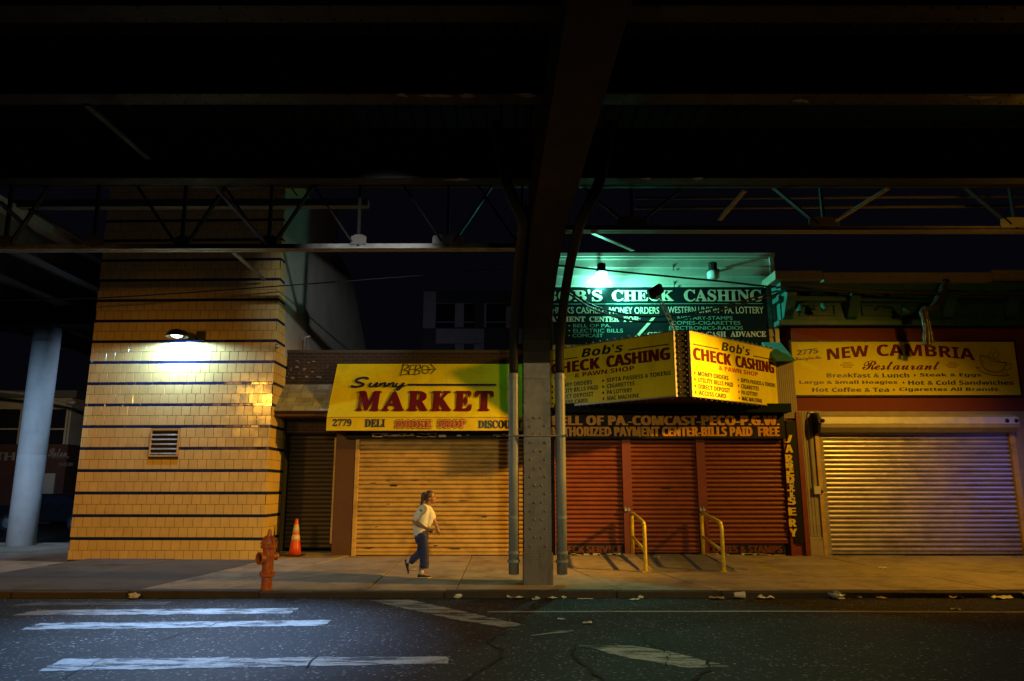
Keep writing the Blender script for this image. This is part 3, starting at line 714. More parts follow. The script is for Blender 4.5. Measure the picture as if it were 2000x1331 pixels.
g = MB(); g.box(.97, X(1082, 960) + .03, F - .03, F + .3, .2, zf + .1); g.build('left_pilaster', K['red_paint'], cb)
for a, b, s, w0, w1 in ((1082, 1218, 'CHECK SERVICE', 1062, 1214), (1379, 1533, 'COPIES & STAMPS', 1378, 1527)):
    g = MB(); g.box(X(a, 1072), X(b, 1072), F + .02, F + .2, Z(1084), Z(1063) - .002); pn = g.build('sill_panel', K['sign_black'], cb)
    g = MB(); ptext(g, wall_face(F + .02), s, (max(w0, a + 3), 1066), (w1, 1080), style='bold', bold=.08); build_each(g, 'lettering', K['dim_red_ink'], pn)
    g = MB(); g.box(X(a, 1072), X(b, 1072), F + .0, F + .25, .2, Z(1084) - .002); g.build('footing', K['concrete'], cb)
    g = MB()
    for i in range(16):
        x = random.uniform(X(a, 1088), X(b, 1088) - .1); g.box(x, x + random.uniform(.03, .2), F - .006, F + .01, .25, .25 + random.uniform(.01, .05))
    g.build('peeled_paint', K['scrap'], cb)
g = MB(); zr = Z(1082); ya = 14.45
g.prism([(X(1240, 1082), F - .05, .2), (X(1240, 1082), F - .05, zr), (X(1240, 1082), ya, gz(ya) + .004), (X(1240, 1082), ya, .1)], (X(1372, 1082) - X(1240, 1082), 0, 0))
g.build('entrance_ramp', K['ramp'], cb)
for px in (1236, 1372):
    g = MB(); x = X(px, 1080); g.prism([(x - .0, F - .06, .2), (x, F - .06, .30), (x, 14.7, gz(14.7) + .03), (x, 14.7, .1)], (-.26 if px < 1300 else .26, -.0, 0)); g.build('ramp_kerb', K['concrete'], cb)
g = MB(); g.box(bx0, 6.3, 16.6, 17.35, Z(806, 16.7), Z(803, 16.7) + .16); g.build('soffit', K['sign_green'], cb)

# handrails
def rail(px_b, px_f, label):
    yb, yF = 16.85, 14.54
    xb, xf = X(px_b, 1045, yb), P(px_f, 1080, yF).x
    r = thing('handrail', (xb, yb, gz(yb)), label, 'handrail', 'yellow handrails beside the entrance ramp')
    zb, zf_ = P(px_b, 1003, yb).z, P(px_f, 1024, yF).z
    g = MB(); g.tube([(xb, yb, gz(yb) - .02), (xb, yb, zb)], .042, 12); g.build('back_post', K['rail'], r, smooth=True)
    top = smooth_path([(xb, yb, zb - .03), (xb, yb - .12, zb + .0), (xb + (xf - xb) * .5, (yb + yF) / 2, (zb + zf_) / 2 + .02), (xf, yF + .14, zf_ + .03), (xf, yF + .03, zf_ - .03), (xf, yF, zf_ - .14), (xf, yF, .5), (xf, yF, gz(yF) - .02)], 5)
    g = MB(); g.tube(top, .036, 12); g.build('top_rail', K['rail'], r, smooth=True)
    g = MB(); g.tube([(xb, yb, zb - .5), (xf, yF, zf_ - .5)], .03, 10); g.build('middle_rail', K['rail'], r, smooth=True)
    g = MB(); g.box(xf - .08, xf + .08, yF - .08, yF + .08, gz(yF) - .01, gz(yF) + .012); g.build('foot_plate', K['rail'], r)
rail(1235, 1260, 'chipped yellow handrail on the left side of the shop ramp')
rail(1372, 1412, 'chipped yellow handrail on the right side of the shop ramp')

# fascia sign
fs = thing('fascia_sign', (3.8, 16.95, 3.4), 'long black sign board with orange payment center lettering above red shutters', 'sign')
FS = wall_face(16.9); fx0, fx1 = .95, X(1533, 832, 16.9)
g = MB(); g.box(fx0, fx1, 16.9, 17.08, Z(857, 16.9), Z(808, 16.9)); g.build('board', K['sign_black'], fs, bevel=.006)
g = MB(); ptext(g, FS, 'BELL OF PA.-COMCAST-PECO-P.G.W.', z6(128, 74), z6(1600, 136), bold=.075); ptext(g, FS, 'AUTHORIZED PAYMENT CENTER-BILLS PAID  FREE', z6(112, 146), z6(1602, 208), bold=.055); build_each(g, 'lettering', K['orange_ink'], fs)
g = MB()
for i in range(22):
    px, py = z6(random.uniform(500, 1560), random.uniform(75, 210)); u, v = FS.hit(px, py); n = random.randint(4, 6); rr = random.uniform(.012, .04)
    g.add([FS.pos(u + rr * math.cos(6.28 * k / n) * random.uniform(.4, 1.2), v + rr * math.sin(6.28 * k / n) * random.uniform(.4, 1.4), .010) for k in range(n)], [tuple(range(n))])
g.build('peeled_patches', K['scrap'], fs, weld=False)

# green sign board
gs = thing('shop_sign', (4, 17.2, 5.5), 'large dark green sign board with cream check cashing lettering on siding', 'sign')
GF = wall_face(17.17); gx0, gx1 = 1.0, X(1500, 615, 17.17)
g = MB(); g.box(gx0, gx1, 17.17, 17.25, Z(672, 17.17), Z(561, 17.17)); g.build('board', K['sign_green'], gs, bevel=.005)
g = MB(); ptext(g, GF, "BOB'S", (1063, 567), z5(488, 392), style='serif', bold=.032); ptext(g, GF, 'CHECK', z5(560, 316), z5(990, 390), style='serif', bold=.032); ptext(g, GF, 'CASHING', z5(1066, 312), z5(1616, 392), style='serif', bold=.032)
ptext(g, GF, 'CHECKS CASHED', (1068, z5(0, 433)[1]), z5(498, 478), style='sans', bold=.03); ptext(g, GF, 'MONEY ORDERS', z5(540, 433), z5(890, 480), style='sans', bold=.03)
ptext(g, GF, 'WESTERN UNION', z5(952, 430), z5(1308, 475), style='sans', bold=.03); ptext(g, GF, 'PA. LOTTERY', z5(1352, 430), z5(1622, 478), style='sans', bold=.03)
ptext(g, GF, '•', z5(510, 448), z5(526, 462), style='sans'); ptext(g, GF, '•', z5(1322, 448), z5(1338, 462), style='sans')
ptext(g, GF, 'PAYMENT', (1066, z5(0, 500)[1]), z5(370, 535), style='serif', bold=.032); ptext(g, GF, 'CENTER', z5(400, 500), z5(608, 536), style='serif', bold=.032); ptext(g, GF, 'FOR:', z5(640, 500), z5(758, 536), style='serif', bold=.032)
ptext(g, GF, 'GOLD &', z5(808, 610), z5(1000, 642), style='serif', bold=.03); ptext(g, GF, 'CASH', z5(1225, 606), z5(1358, 644), style='serif', bold=.032); ptext(g, GF, 'ADVANCE', z5(1392, 604), z5(1640, 642), style='serif', bold=.032)
g.mark(); g.add([GF.pos(*GF.hit(*z5(x, y)), .006) for x, y in ((720, 640), (748, 640), (872, 498), (848, 498))], [(0, 1, 2, 3)])
build_each(g, 'cream_lettering', K['white_ink'], gs)
g = MB()
for s, a, b, y0, y1 in (('• BELL OF PA.', 252, 550, 552, 575), ('• ELECTRIC BILLS', 252, 635, 585, 612), ('• COMCAST', 252, 495, 620, 645), ('NOTARY-STAMPS', 1020, 1405, 497, 522), ('COPIES-CIGARETTES', 975, 1460, 531, 557), ('ELECTRONICS-RADIOS', 960, 1478, 566, 592)):
    ptext(g, GF, s, z5(a, y0), z5(b, y1), style='sans', bold=.03)
g.mark(); g.add([GF.pos(*GF.hit(*q), .006) for q in ((1062, 595), (1490, 594), (1490, 593), (1062, 594))], [(0, 1, 2, 3)])
build_each(g, 'green_lettering', K['green_ink'], gs)

# marquee sign
mq = thing('marquee_sign', (3.5, 15.9, 3.56), 'V shaped yellow marquee sign with bulb rows jutting from the check cashing shop', 'sign')
LA, LB = Vector((.86, 17.1, 0)), Vector((3.32, 14.9, 0)); RA, RB = Vector((3.67, 14.9, 0)), Vector((6.12, 16.9, 0))
mz0, mz1 = 3.56, 4.885
g = MB(); ins = .03
g.prism([(LA.x + .02, LA.y + .05, mz0 + .02), (3.30, 14.98, mz0 + .02), (3.69, 14.98, mz0 + .02), (RB.x - .02, RB.y + .05, mz0 + .02), (RB.x - .02, 17.16, mz0 + .02), (LA.x, 17.16, mz0 + .02)], (0, 0, mz1 - mz0 - .04))
g.build('cabinet', K['sign_black'], mq)
g = MB(); g.box(3.33, 3.66, 14.93, 14.978, mz0 - .02, mz1 + .02); sp = g.build('spine', K['sign_black'], mq)
ML, MR = Face(LA, LB - LA), Face(RA, RB - RA)
cols = {'left': ML, 'right': MR}; bulb_at = []
for fc, L_, sd_, d in ((ML, (LB - LA).length, 'left', -.05), (MR, (RB - RA).length, 'right', .0)):
    g = MB(); g.fbox(fc, 0, L_, mz0, mz1, -.04, 0); pnl = g.build('sign_face', K['yellow2'], mq, label=('dim greenish yellow sign face' if sd_ == 'left' else 'bright yellow sign face'))
    g = MB()
    for a in ((0, L_, mz0 - .02, mz0), (0, L_, mz1, mz1 + .02), (-.02, 0, mz0 - .02, mz1 + .02), (L_, L_ + .02, mz0 - .02, mz1 + .02)): g.fbox(fc, *a, -.06, .012)
    g.build('frame', K['galv'], pnl)
    H = mz1 - mz0
    def T(mb, s, u0, v0, u1, v1, **k): text(mb, fc, s, u0 * L_, mz0 + v0 * H, u1 * L_, mz0 + v1 * H, off=.004, **k)
    g = MB(); T(g, 'CHECK', .03, .57, .44, .765, bold=.075, style='bold'); T(g, 'CASHING', .50, .57, .97, .765, bold=.075, style='bold'); build_each(g, 'check_cashing_lettering', K['maroon'], pnl)
    g = MB(); T(g, '& PAWN SHOP', .30 + d * 1.4, .47, .76 + d, .545, bold=.03)
    rr = (.36, .26, .158, .058)
    for r in rr:
        for u in (.032, .515 + d):
            g.mark(); c = [(u * L_ + .026 * math.cos(6.283 * k / 12), mz0 + (r + .0) * H + .03 * math.sin(6.283 * k / 12)) for k in range(12)]; g.add([fc.pos(a, b, .004) for a, b in c], [tuple(range(12))])
    build_each(g, 'pawn_shop_lettering', K['red_ink'] if sd_ == 'right' else K['maroon'], pnl)
    g = MB(); T(g, "Bob's", .34 + d, .80, .68 + d, .955, style='ital', bold=.03)
    for a, b in ((.03, .31 + d), (.72 + d, .97)): g.mark(); g.fbox(fc, a * L_, b * L_, mz0 + .805 * H, mz0 + .822 * H, .001, .004)
    for i, s in enumerate(('MONEY ORDERS', 'UTILITY BILLS PAID', 'DIRECT DEPOSIT', 'ACCESS CARD')): T(g, s, .065, rr[i] - .036, (.40, .45, .41, .36)[i] + d * .5, rr[i] + .036, bold=.03)
    for i, s in enumerate(('SEPTA PASSESS & TOKENS', 'CIGARETTES', 'PA LOTTERY', 'MAC MACHINE')): T(g, s, .545 + d, rr[i] - .034, (.975, .76 + d, .74 + d, .79 + d)[i], rr[i] + .034, bold=.03)
    build_each(g, 'black_lettering', K['ink'], pnl)
    for i in range(17):
        u = L_ * (i + .5) / 17
        bulb_at += [fc.pos(u, mz1 + .045, -.03), fc.pos(u, mz0 - .045, -.03)]
for i in range(11):
    z = mz0 + .06 + 1.2 * i / 10; bulb_at += [Vector((3.42, 14.915, z)), Vector((3.57, 14.915, z))]
g = MB(); g.ball((0, 0, 0), .024, 8, 6); b0 = None
for i, p in enumerate(bulb_at):
    if b0 is None:
        g = MB(); g.ball(p, .024, 8, 6); b0 = g.build('light_bulb', K['bulb'], mq, smooth=True); p0 = p.copy()
    else:
        b = b0.copy(); COL.objects.link(b); b.parent = mq; b.location = p - p0
# floodlight on a lattice arm above the marquee
fl = thing('floodlight', (3.5, 15.4, mz1), 'unlit floodlight on a thin lattice arm standing on the marquee', 'floodlight')
q0, q1 = P(1322, 645, 15.6), P(1285, 578, 15.1)
g = MB()
for d in (-.035, .035): g.tube([q0 + Vector((d, 0, -.1)), q1 + Vector((d, 0, 0))], .011, 6)
for i in range(12):
    a = q0.lerp(q1, i / 12); b = q0.lerp(q1, (i + 1) / 12); s_ = 1 if i % 2 else -1; g.tube([a + Vector((.035 * s_, 0, 0)), b + Vector((-.035 * s_, 0, 0))], .006, 5)
g.build('arm', K['galv'], fl)
hc = P(1280, 569, 15.1); rot = Matrix.Rotation(R(-32), 3, 'Y') @ Matrix.Rotation(R(35), 3, 'X')
g = MB(); g.box(-.17, .17, -.06, .06, -.09, .09); g.v = [hc + rot @ v for v in g.v]; g.build('head', K['black_metal'], fl, bevel=.015)
g = MB(); g.box(-.15, .15, -.05, .05, -.105, -.092); g.v = [hc + rot @ v for v in g.v]; g.build('lens', K['glass'], fl)

# green lit lamp and unlit lamp on the siding
def dusk_lamp(px, py, yy, label, lit, s=1.0):
    c = P(px, py, yy); r = thing('yard_lamp', (c.x, yS, c.z), label, 'lamp')
    g = MB(); g.tube([c + Vector((0, 0, .2 * s)), c + Vector((0, .15, .26 * s)), (c.x, yS, c.z + .1 * s)], .022, 8); g.build('arm', K['galv'], r)
    g = MB(); g.lathe([(.05, .30), (.085, .28), (.10, .12), (.15, .10), (.15, .07)], c, 18); 
    for k in range(8):
        t = 6.283 * k / 8; g.beam(c + Vector((.09 * math.cos(t), .09 * math.sin(t), .12)), c + Vector((.085 * math.cos(t), .085 * math.sin(t), .29)), .012, .03)
    g.build('cap', K['black_metal'], r)
    g = MB(); g.lathe([(.135, .068), (.15, .02), (.14, -.09), (.11, -.12), (.02, -.125)], c, 18); g.build('globe', K['lens_green'] if lit else K['globe'], r, smooth=True)
    return c
GL = dusk_lamp(1175, 538, 16.85, 'glaring green lit yard lamp on the siding, left of the floodlight', True)
point('green_lamp_light', GL + Vector((0, .25, -.16)), 110, (.20, 1.0, .70), .05)
spot('green_lamp_down', GL + Vector((0, -.02, -.19)), GL + Vector((.9, -.5, -1.0)), 400, (.18, 1.0, .68), 140, .6, .06)
spot('green_lamp_throw', GL + Vector((0, -.04, -.19)), (8.5, 16.4, 5.2), 560, (.16, 1.0, .66), 110, .8, .06)
dusk_lamp(1393, 536, 17.0, 'unlit yard lamp with glass globe on the siding, above word cashing', False)

# vertical sign and teal hood
vs_ = thing('shop_sign', (X(1548, 940), F, 1), 'narrow black vertical sign with mismatched yellow letters on the red pilaster', 'sign')
VS = wall_face(F - .08); g = MB(); g.box(X(1541, 940), X(1564, 940), F - .08, F - .045, Z(1060), Z(822)); g.build('board', K['sign_black'], vs_)
g = MB()
for s, x, y, st in (('J', 1664, 225, 'ital'), ('A', 1667, 288, 'bold'), ('R', 1668, 352, 'bold'), ('B', 1671, 408, 'bold'), ('E', 1674, 440, 'bold'), ('D', 1676, 488, 'bold'), ('I', 1678, 548, 'bold'), ('T', 1681, 580, 'bold'), ('S', 1684, 628, 'bold'), ('E', 1688, 697, 'bold'), ('R', 1691, 770, 'bold'), ('Y', 1695, 834, 'bold')):
    w = 7 if s == 'I' else 22
    ptext(g, VS, s, z6(x - w, y - 25), z6(x + w, y + 25), style=st, bold=.07)
build_each(g, 'yellow_letters', K['yellow_ink'], vs_)
g = MB()
for s, x, y in (('P', 1674, 380), ('O', 1684, 510), ('T', 1688, 555), ('5', 1692, 612)): ptext(g, VS, s, z6(x - 13, y - 22), z6(x + 13, y + 22), style='bold', off=.010)
build_each(g, 'pale_letters', K['scrap'], vs_)
th = thing('side_hood', (6.4, 17.0, 4.4), 'small teal metal hood at the right end of the marquee', 'hood')
g = MB(); a = [P(1488, 669, 17.1), P(1524, 669, 17.1), P(1552, 703, 16.55), P(1516, 703, 16.55)]
g.prism(a, (0, .03, -.03)); g.build('top', K['teal_metal'], th)
g = MB(); g.prism([P(1524, 670, 17.1), P(1552, 704, 16.55), P(1551, 706, 17.1)], (.02, 0, 0)); g.build('end_cheek', K['teal_metal'], th)
g = MB(); x0, x1 = X(1517, 760), X(1552, 760)
n = 9
for i in range(n): g.box(x0 + (x1 - x0) * i / n + .004, x0 + (x1 - x0) * (i + 1) / n - .004, F - .07, F + .2, Z(818), Z(707))
g.box(x0, x1, F - .05, F + .19, Z(817), Z(708)); g.build('ribbed_panel', K['tan_siding'], cb)

# ================================================================== RESTAURANT BUILDING
rb = thing('restaurant_building', (10, 18.5, .24), 'red fronted restaurant with faded green cornice and steel shutter', 'building')
rx0 = X(1552, 720) + .02; rx1 = 17.0; F2 = 17.2; RW = wall_face(F2)
g = MB(); g.box(rx0, rx1, F2, 26, Z(803, F2), Z(625, F2)); g.build('wall', K['red_wall'], rb)
g = MB(); g.box(X(1572, 960), X(1605, 830, F2), F2 + .0, F2 + .4, .2, Z(803, F2)); g.box(X(1605, 830, F2), rx1, F2 + .02, F2 + .4, Z(846, F2) - .1, Z(803, F2))
xs0, xs1 = X(1594, 850, F2), X(1969, 850, F2)
g.box(xs1 + .12, rx1, F2 + .0, F2 + .4, .2, Z(846, F2) - .1)
g.build('lower_wall', K['tan_siding'], rb)
g = MB(); x = X(1572, 960) + .03
while x < xs0 - .1: g.box(x, x + .035, F2 - .012, F2 + .0, Z(1048, F2), Z(804, F2)); x += .07
g.build('ribs', K['tan_siding'], rb)
g = MB(); g.box(X(1566, 1060), xs0 - .05, F2 - .04, F2 + .1, .2, Z(1050, F2)); g.build('base_block', K['concrete'], rb, bevel=.01)
b0z, b1z = Z(1083, F2), Z(846, F2)
g = MB(); shutter(g, wall_face(F2 + .03), xs0 + .04, xs1, b0z + .05, b1z + .05, .105, .030, nx=50, wob=.002); shs = g.build('shutter', K['shut_steel'], rb)
g = MB(); g.box(xs0 + .04, xs1, F2 - .005, F2 + .05, b0z, b0z + .055); g.build('bottom_bar', K['galv'], shs, bevel=.004)
g = MB(); g.box(xs0 - .05, xs0 + .045, F2 - .05, F2 + .08, .23, b1z + .05); g.build('shutter_guide', K['shut_cream'], rb, bevel=.006)
g = MB(); g.box(xs1 - .0, xs1 + .13, F2 - .05, F2 + .08, .23, b1z + .05); g.build('shutter_guide', K['shut_cream'], rb, bevel=.006)
hz0, hz1 = Z(846, F2), Z(812, F2); hx0, hx1 = X(1602, 830, 16.9), X(1990, 830, 16.9)
g = MB(); g.prism([(hx0, F2 + .015, hz0), (hx0, F2 - .20, hz0 + .0), (hx0, F2 - .33, hz0 + .1), (hx0, F2 - .33, hz1 - .1), (hx0, F2 - .2, hz1), (hx0, F2 + .015, hz1)], (hx1 - hx0, 0, 0)); hb = g.build('shutter_housing', K['tan_siding'], rb, bevel=.008)
g = MB(); g.box(hx0 + .02, hx1 - .02, F2 - .342, F2 - .331, Z(828, 16.87), Z(815, 16.87)); g.build('housing_trim', K['white_metal'], hb)
g = MB(); g.prism([(hx0 - .012, F2 - .0, hz0 - .06), (hx0 - .012, F2 - .3, hz0 - .02), (hx0 - .012, F2 - .38, hz0 + .2), (hx0 - .012, F2 - .3, hz1 + .03), (hx0 - .012, F2, hz1 + .05)], (-.05, 0, 0)); g.build('housing_end_plate', K['black_metal'], hb)
g = MB()
for px in (1607, 1967, 1985): 
    q = P(px, 822, F2 - .345); g.dome(q, .05, (0, -1, 0), 10)
g.build('bolts', K['black_metal'], hb)
g = MB(); cx = X(1583, 880, F2 - .03)
g.tube([(X(1595, 806, F2 - .03), F2 - .03, Z(806, F2)), (cx + .03, F2 - .03, Z(806, F2)), (cx, F2 - .03, Z(812, F2)), (cx, F2 - .03, Z(952, F2))], .022, 8); cd = g.build('conduit', K['galv'], rb, smooth=True)
g = MB(); q = Vector((cx, F2, Z(958, F2))); g.box(q.x - .02, q.x + .14, F2 - .11, F2, q.z - .09, q.z + .09); g.build('switch_box', K['white_metal'], cd, bevel=.008)
g = MB(); g.dome((q.x + .15, F2 - .08, q.z - .03), .05, (0, -1, 0), 10); g.build('key_switch', K['black_metal'], cd)
# cornice
cx0 = X(1516, 580, 16.9); co = MB(); cA = MB()
zc = [Z(637, 17.0), Z(627, 16.95), Z(592, 17.0), Z(565, 16.75), Z(546, 16.45), Z(530, 16.45)]
co.box(cx0 + .1, rx1, 17.0, F2 + .2, zc[0], zc[4]); co.box(cx0, rx1, 16.88, F2, zc[0] + .0, zc[0] + .12)
co.box(cx0, rx1, 16.8, F2, Z(588, 16.8), Z(578, 16.8)); co.box(cx0, rx1, 16.6, F2, Z(566, 16.6) + .0, zc[4] - .02)
x = cx0 + .15
while x < rx1:
    co.box(x, x + .3, 16.72, 17.0, Z(578, 16.8) + .01, Z(566, 16.6) - .005); x += .62
for a, b in ((1560, 1632), (1682, 1830), (1856, 1950), (1985, 2080)):
    u0, u1, v0, v1 = X(a, 605, 17.0), X(b, 605, 17.0), Z(618, 17.0), Z(594, 17.0); t = .05
    for q in ((u0, u1, v0, v0 + t), (u0, u1, v1 - t, v1), (u0, u0 + t, v0 + t, v1 - t), (u1 - t, u1, v0 + t, v1 - t)): co.box(q[0], q[1], 16.96, 17.0, q[2], q[3])
cn = co.build('cornice', K['cornice'], rb, bevel=.01)
for px in (1536, 1660, 1845, 1968):
    q = X(px, 600, 17); g = MB(); g.prism([(q - .12, 17.0, zc[0] + .15), (q - .12, 16.9, zc[0] + .2), (q - .12, 16.62, Z(578, 16.8) - .05), (q - .12, 16.6, Z(570, 16.6)), (q - .12, 17.0, Z(570, 16.6))], (.24, 0, 0)); g.build('bracket', K['cornice'], cn, bevel=.01)
g = MB(); xx = cx0 - .1
for a, b, d in ((1512, 1606, 0), (1606, 1936, -.04), (1936, 2300, .02)):
    g.box(X(a, 536, 16.45), X(b, 536, 16.45) - .01, 16.4, F2 + .2, zc[4] - .01 + d, zc[5] + d)
g.build('top_board', K['cornice_board'], cn, bevel=.008)
# sign
rs = thing('shop_sign', (10, F2, 4), 'yellow restaurant sign with coffee cup drawing on the red wall', 'sign')
SF = wall_face(F2 - .06); u0, v1 = SF.hit(1547, 668); u1, v0 = SF.hit(1987, 772)
u0 = SF.hit(1549, 720)[0]; u1 = SF.hit(1987, 720)[0]
g = MB(); g.fbox(SF, u0, u1, v0, v1, -.055, 0); g.build('board', K['yellow3'], rs)
g = MB(); t = .035
for q in ((u0 - t, u1 + t, v0 - t, v0), (u0 - t, u1 + t, v1, v1 + t), (u0 - t, u0, v0, v1), (u1, u1 + t, v0, v1)): g.fbox(SF, *q, -.055, .01)
g.build('frame', K['black_metal'], rs)
def arch(c, w, amp):
    def fn(x, y, xx, yy):
        px = (xx - c) / w; return xx, yy - amp * px * px
    return fn
cen = SF.hit(*z7(960, 770))[0]; hw = SF.hit(*z7(1490, 770))[0] - cen
fn = arch(cen, hw, .115)
g = MB(); ptext(g, SF, 'NEW', z7(425, 713), z7(725, 793), bold=.05, fn=fn); ptext(g, SF, 'CAMBRIA', z7(787, 713), z7(1485, 797), bold=.05, fn=fn)
ptext(g, SF, 'Restaurant', z7(680, 832), z7(1235, 898), style='script', bold=.045, shear=.1)
for c in (572, 1331):
    g.mark()
    for y, l in ((848, 32), (863, 50), (878, 32)): stroke(g, SF, [z7(c - l, y), z7(c + l, y)], .014)
for x, y in ((1060, 936), (977, 989), (909, 1040)): ptext(g, SF, '★', z7(x - 11, y - 11), z7(x + 11, y + 11), style='sans')
build_each(g, 'maroon_lettering', K['maroon'], rs)
g = MB()
for w, a, b, y in (('Breakfast & Lunch', 425, 1018, 921), ('Steak & Eggs', 1098, 1537, 921), ('Large & Small Hoagies', 228, 932, 974), ('Hot & Cold Sandwiches', 1013, 1770, 974), ('Hot Coffee & Tea', 320, 872, 1025), ('Cigarettes All Brands', 948, 1660, 1025)):
    ptext(g, SF, w, z7(a, y), z7(b, y + 32), bold=.05)
c5 = SF.hit(*z7(205, 770))[0]
ptext(g, SF, '2775', z7(210, 756), z7(362, 792), style='bold', bold=.04, fn=lambda x, y, xx, yy: (xx, yy + .05 * x))
ptext(g, SF, 'Kensington Ave.', z7(193, 806), z7(388, 842), style='script', bold=.03, fn=lambda x, y, xx, yy: (xx, yy + .05 * x))
g.mark()
for st, w in (([(1530, 795), (1538, 840), (1555, 880), (1590, 905), (1640, 915), (1680, 910), (1705, 880), (1722, 842)], .016), ([(1530, 795), (1580, 800), (1650, 830), (1700, 848), (1722, 842)], .014), ([(1530, 795), (1570, 812), (1640, 840), (1722, 842)], .008),
              ([(1712, 870), (1735, 856), (1757, 862), (1755, 885), (1730, 900), (1702, 898)], .012), ([(1500, 880), (1530, 905), (1580, 928), (1640, 938), (1700, 942), (1742, 938)], .016), ([(1500, 880), (1535, 885)], .012), ([(1742, 938), (1715, 922), (1690, 920)], .010),
              ([(1610, 812), (1592, 790), (1612, 770), (1600, 752)], .010), ([(1640, 815), (1620, 790), (1648, 765), (1635, 738)], .010), ([(1662, 825), (1655, 800), (1672, 785), (1660, 765)], .010), ([(1550, 830), (1560, 860)], .010)):
    stroke(g, SF, [z7(*p) for p in curve2(st, 5)], w)
build_each(g, 'black_lettering', K['ink'], rs)
# gooseneck lamps on the cornice
def sign_lamp(px, py, label, d=1, loc_group='unlit sign lamps on the restaurant cornice'):
    c = P(px, py, 16.6); r = thing('sign_lamp', (c.x, 16.9, c.z), label, 'lamp', loc_group)
    g = MB(); g.tube(smooth_path([c + Vector((0, 0, .05)), c + Vector((.06 * d, .1, .14)), c + Vector((.35 * d, .2, .16)), c + Vector((.5 * d, .38, .08))], 5), .018, 8); g.build('arm', K['cornice'], r)
    g = MB(); g.lathe([(.025, .1), (.05, .06), (.085, -.06), (.09, -.09), (.07, -.09), (.03, 0)], c, 16, (.25 * d, .3, 1)); g.build('shade', K['cornice'], r, smooth=True)
sign_lamp(1563, 604, 'unlit gooseneck lamp at the left end of the restaurant cornice')
sign_lamp(1767, 606, 'unlit gooseneck lamp beside the hanging cable bundle', -1)
sign_lamp(1609, 600, 'unlit gooseneck lamp facing the left end lamp of the cornice', -1)

# ================================================================== ELEVATED RAILWAY
el = thing('elevated_railway', (.44, 13.1, .12), 'dark riveted elevated railway on a steel column over the street', 'railway')
CX, CY = .44, 12.95
def path(a):                                   # the bracket curve from the column to the cross girder
    y = CY - 3.65 * (1 - math.cos(a)); z = 3.9 + 1.8 * math.sin(a); return Vector((CX + .05 * (CY - y), y, z))
arc = [path(R(90) * i / 14) for i in range(15)]
g = MB(); base = gz(12.95) - .03
g.box(CX - .235, CX + .235, CY, CY + .03, .62, 4.0); g.box(CX - .20, CX - .17, CY + .03, CY + .36, base, 7.0); g.box(CX + .17, CX + .2, CY + .03, CY + .36, base, 7.0); g.box(CX - .25, CX + .25, CY + .36, CY + .39, base, 7.0)
g.box(CX - .2, CX + .2, CY - .012, CY, 3.62, 3.72)
rn = (0, -1, 0)
for k in range(17):
    z = .75 + .145 * k
    if z < 2.95:
        for d in ((-.125, .125) if k % 2 == 0 else (-.06, .06)): g.dome((CX + d, CY - .0, z), .027, rn)
for k in range(8): 
    for d in (-.2, .2): g.dome((CX + d, CY, 2.3 + .22 * k), .012, rn)
clm = g.build('column', K['column'], el)
g = MB(); g.box(CX - .255, CX + .255, CY - .03, CY + .44, base, .64); g.build('column_base', K['column'], clm, bevel=.015)
g = MB(); n = len(arc); vs = []
pts = arc + [Vector((1.0, -3, 5.7)), Vector((1.3, -9, 5.7))]
for i, p in enumerate(pts):
    t = (pts[min(i + 1, len(pts) - 1)] - pts[max(i - 1, 0)]).normalized(); nn = Vector((0, t.z, -t.y)).normalized() * -1
    w = .24 + .03 * min(i, 14) / 14
    vs += [p + Vector((-w, 0, 0)), p + Vector((w, 0, 0)), p + Vector((w, 0, 0)) - nn * .035, p + Vector((-w, 0, 0)) - nn * .035]
g.add(vs, [(4 * i + a, 4 * i + (a + 1) % 4, 4 * i + 4 + (a + 1) % 4, 4 * i + 4 + a) for i in range(len(pts) - 1) for a in range(4)])
ap = arc + [Vector((1.0, -3, 5.7)), Vector((1.0, -3, 7.2)), Vector((CX, 12.99, 7.2))]
for d in (-.12, .12):
    g.prism([p + Vector((d - .01, .03, .02)) for p in ap], (.02, 0, 0))
for i in range(3, 14):
    for d in (-.2, .2):
        p = arc[i]; q = arc[i - 1]; tt = (p - q).normalized(); g.dome(p + Vector((d, 0, 0)), .016, (0, -tt.z, tt.y * 1.0) if tt.y > 0 else (0, -tt.z, tt.y))
g.build('cross_girder', K['steel'], el)
for sgn, nm in ((-1, 0), (1, 1)):
    off = Vector((.41 * sgn, .02, 0)); bx = CX + .41 * sgn
    q = [Vector((bx, CY + .06, gz(12.95) + .17)), Vector((bx, CY + .06, 2)), Vector((bx, CY + .05, 3.7))] + [p + off + Vector((.06 * (i / 13) * (1 if sgn > 0 else .3), 0, 0)) for i, p in enumerate(arc[1:12])]
    e = q[-1]; q2 = q[2:] + [e + Vector((.06 * sgn, -.25, .1)), e + Vector((.26 * sgn, -.55, .5)), e + Vector((.4 * sgn, -.7, 1.3))]
    g = MB(); g.tube(smooth_path(q2, 3), .08, 14); g.build('shaded_upper_pipe', K['steel'], el, smooth=True)  # upper length of the downpipe, its shade put in as near-black colour
    g = MB(); g.tube(q[:3] + [q[2] + Vector((0, 0, .02))], .088, 14); pp = g.build('downpipe', K['pipe'], el, smooth=True)
    g = MB()
    for z, r in ((.48, .108), (.62, .10), (2.2, .094), (1.2, .094), (3.62, .102)): g.lathe([(r, 0), (r, .045)], (bx, CY + .06, z), 16)
    g.build('collar', K['pipe'], pp)
    g = MB(); g.lathe([(.07, 0), (.07, .004)], (bx, CY + .06, gz(12.95) + .164), 14); g.build('pipe_mouth', K['dark_void'], pp)
zst = P(1000, 851, 12.9).z
g = MB(); g.box(CX - .52, CX + .52, CY - .045, CY - .012, zst - .012, zst + .012)
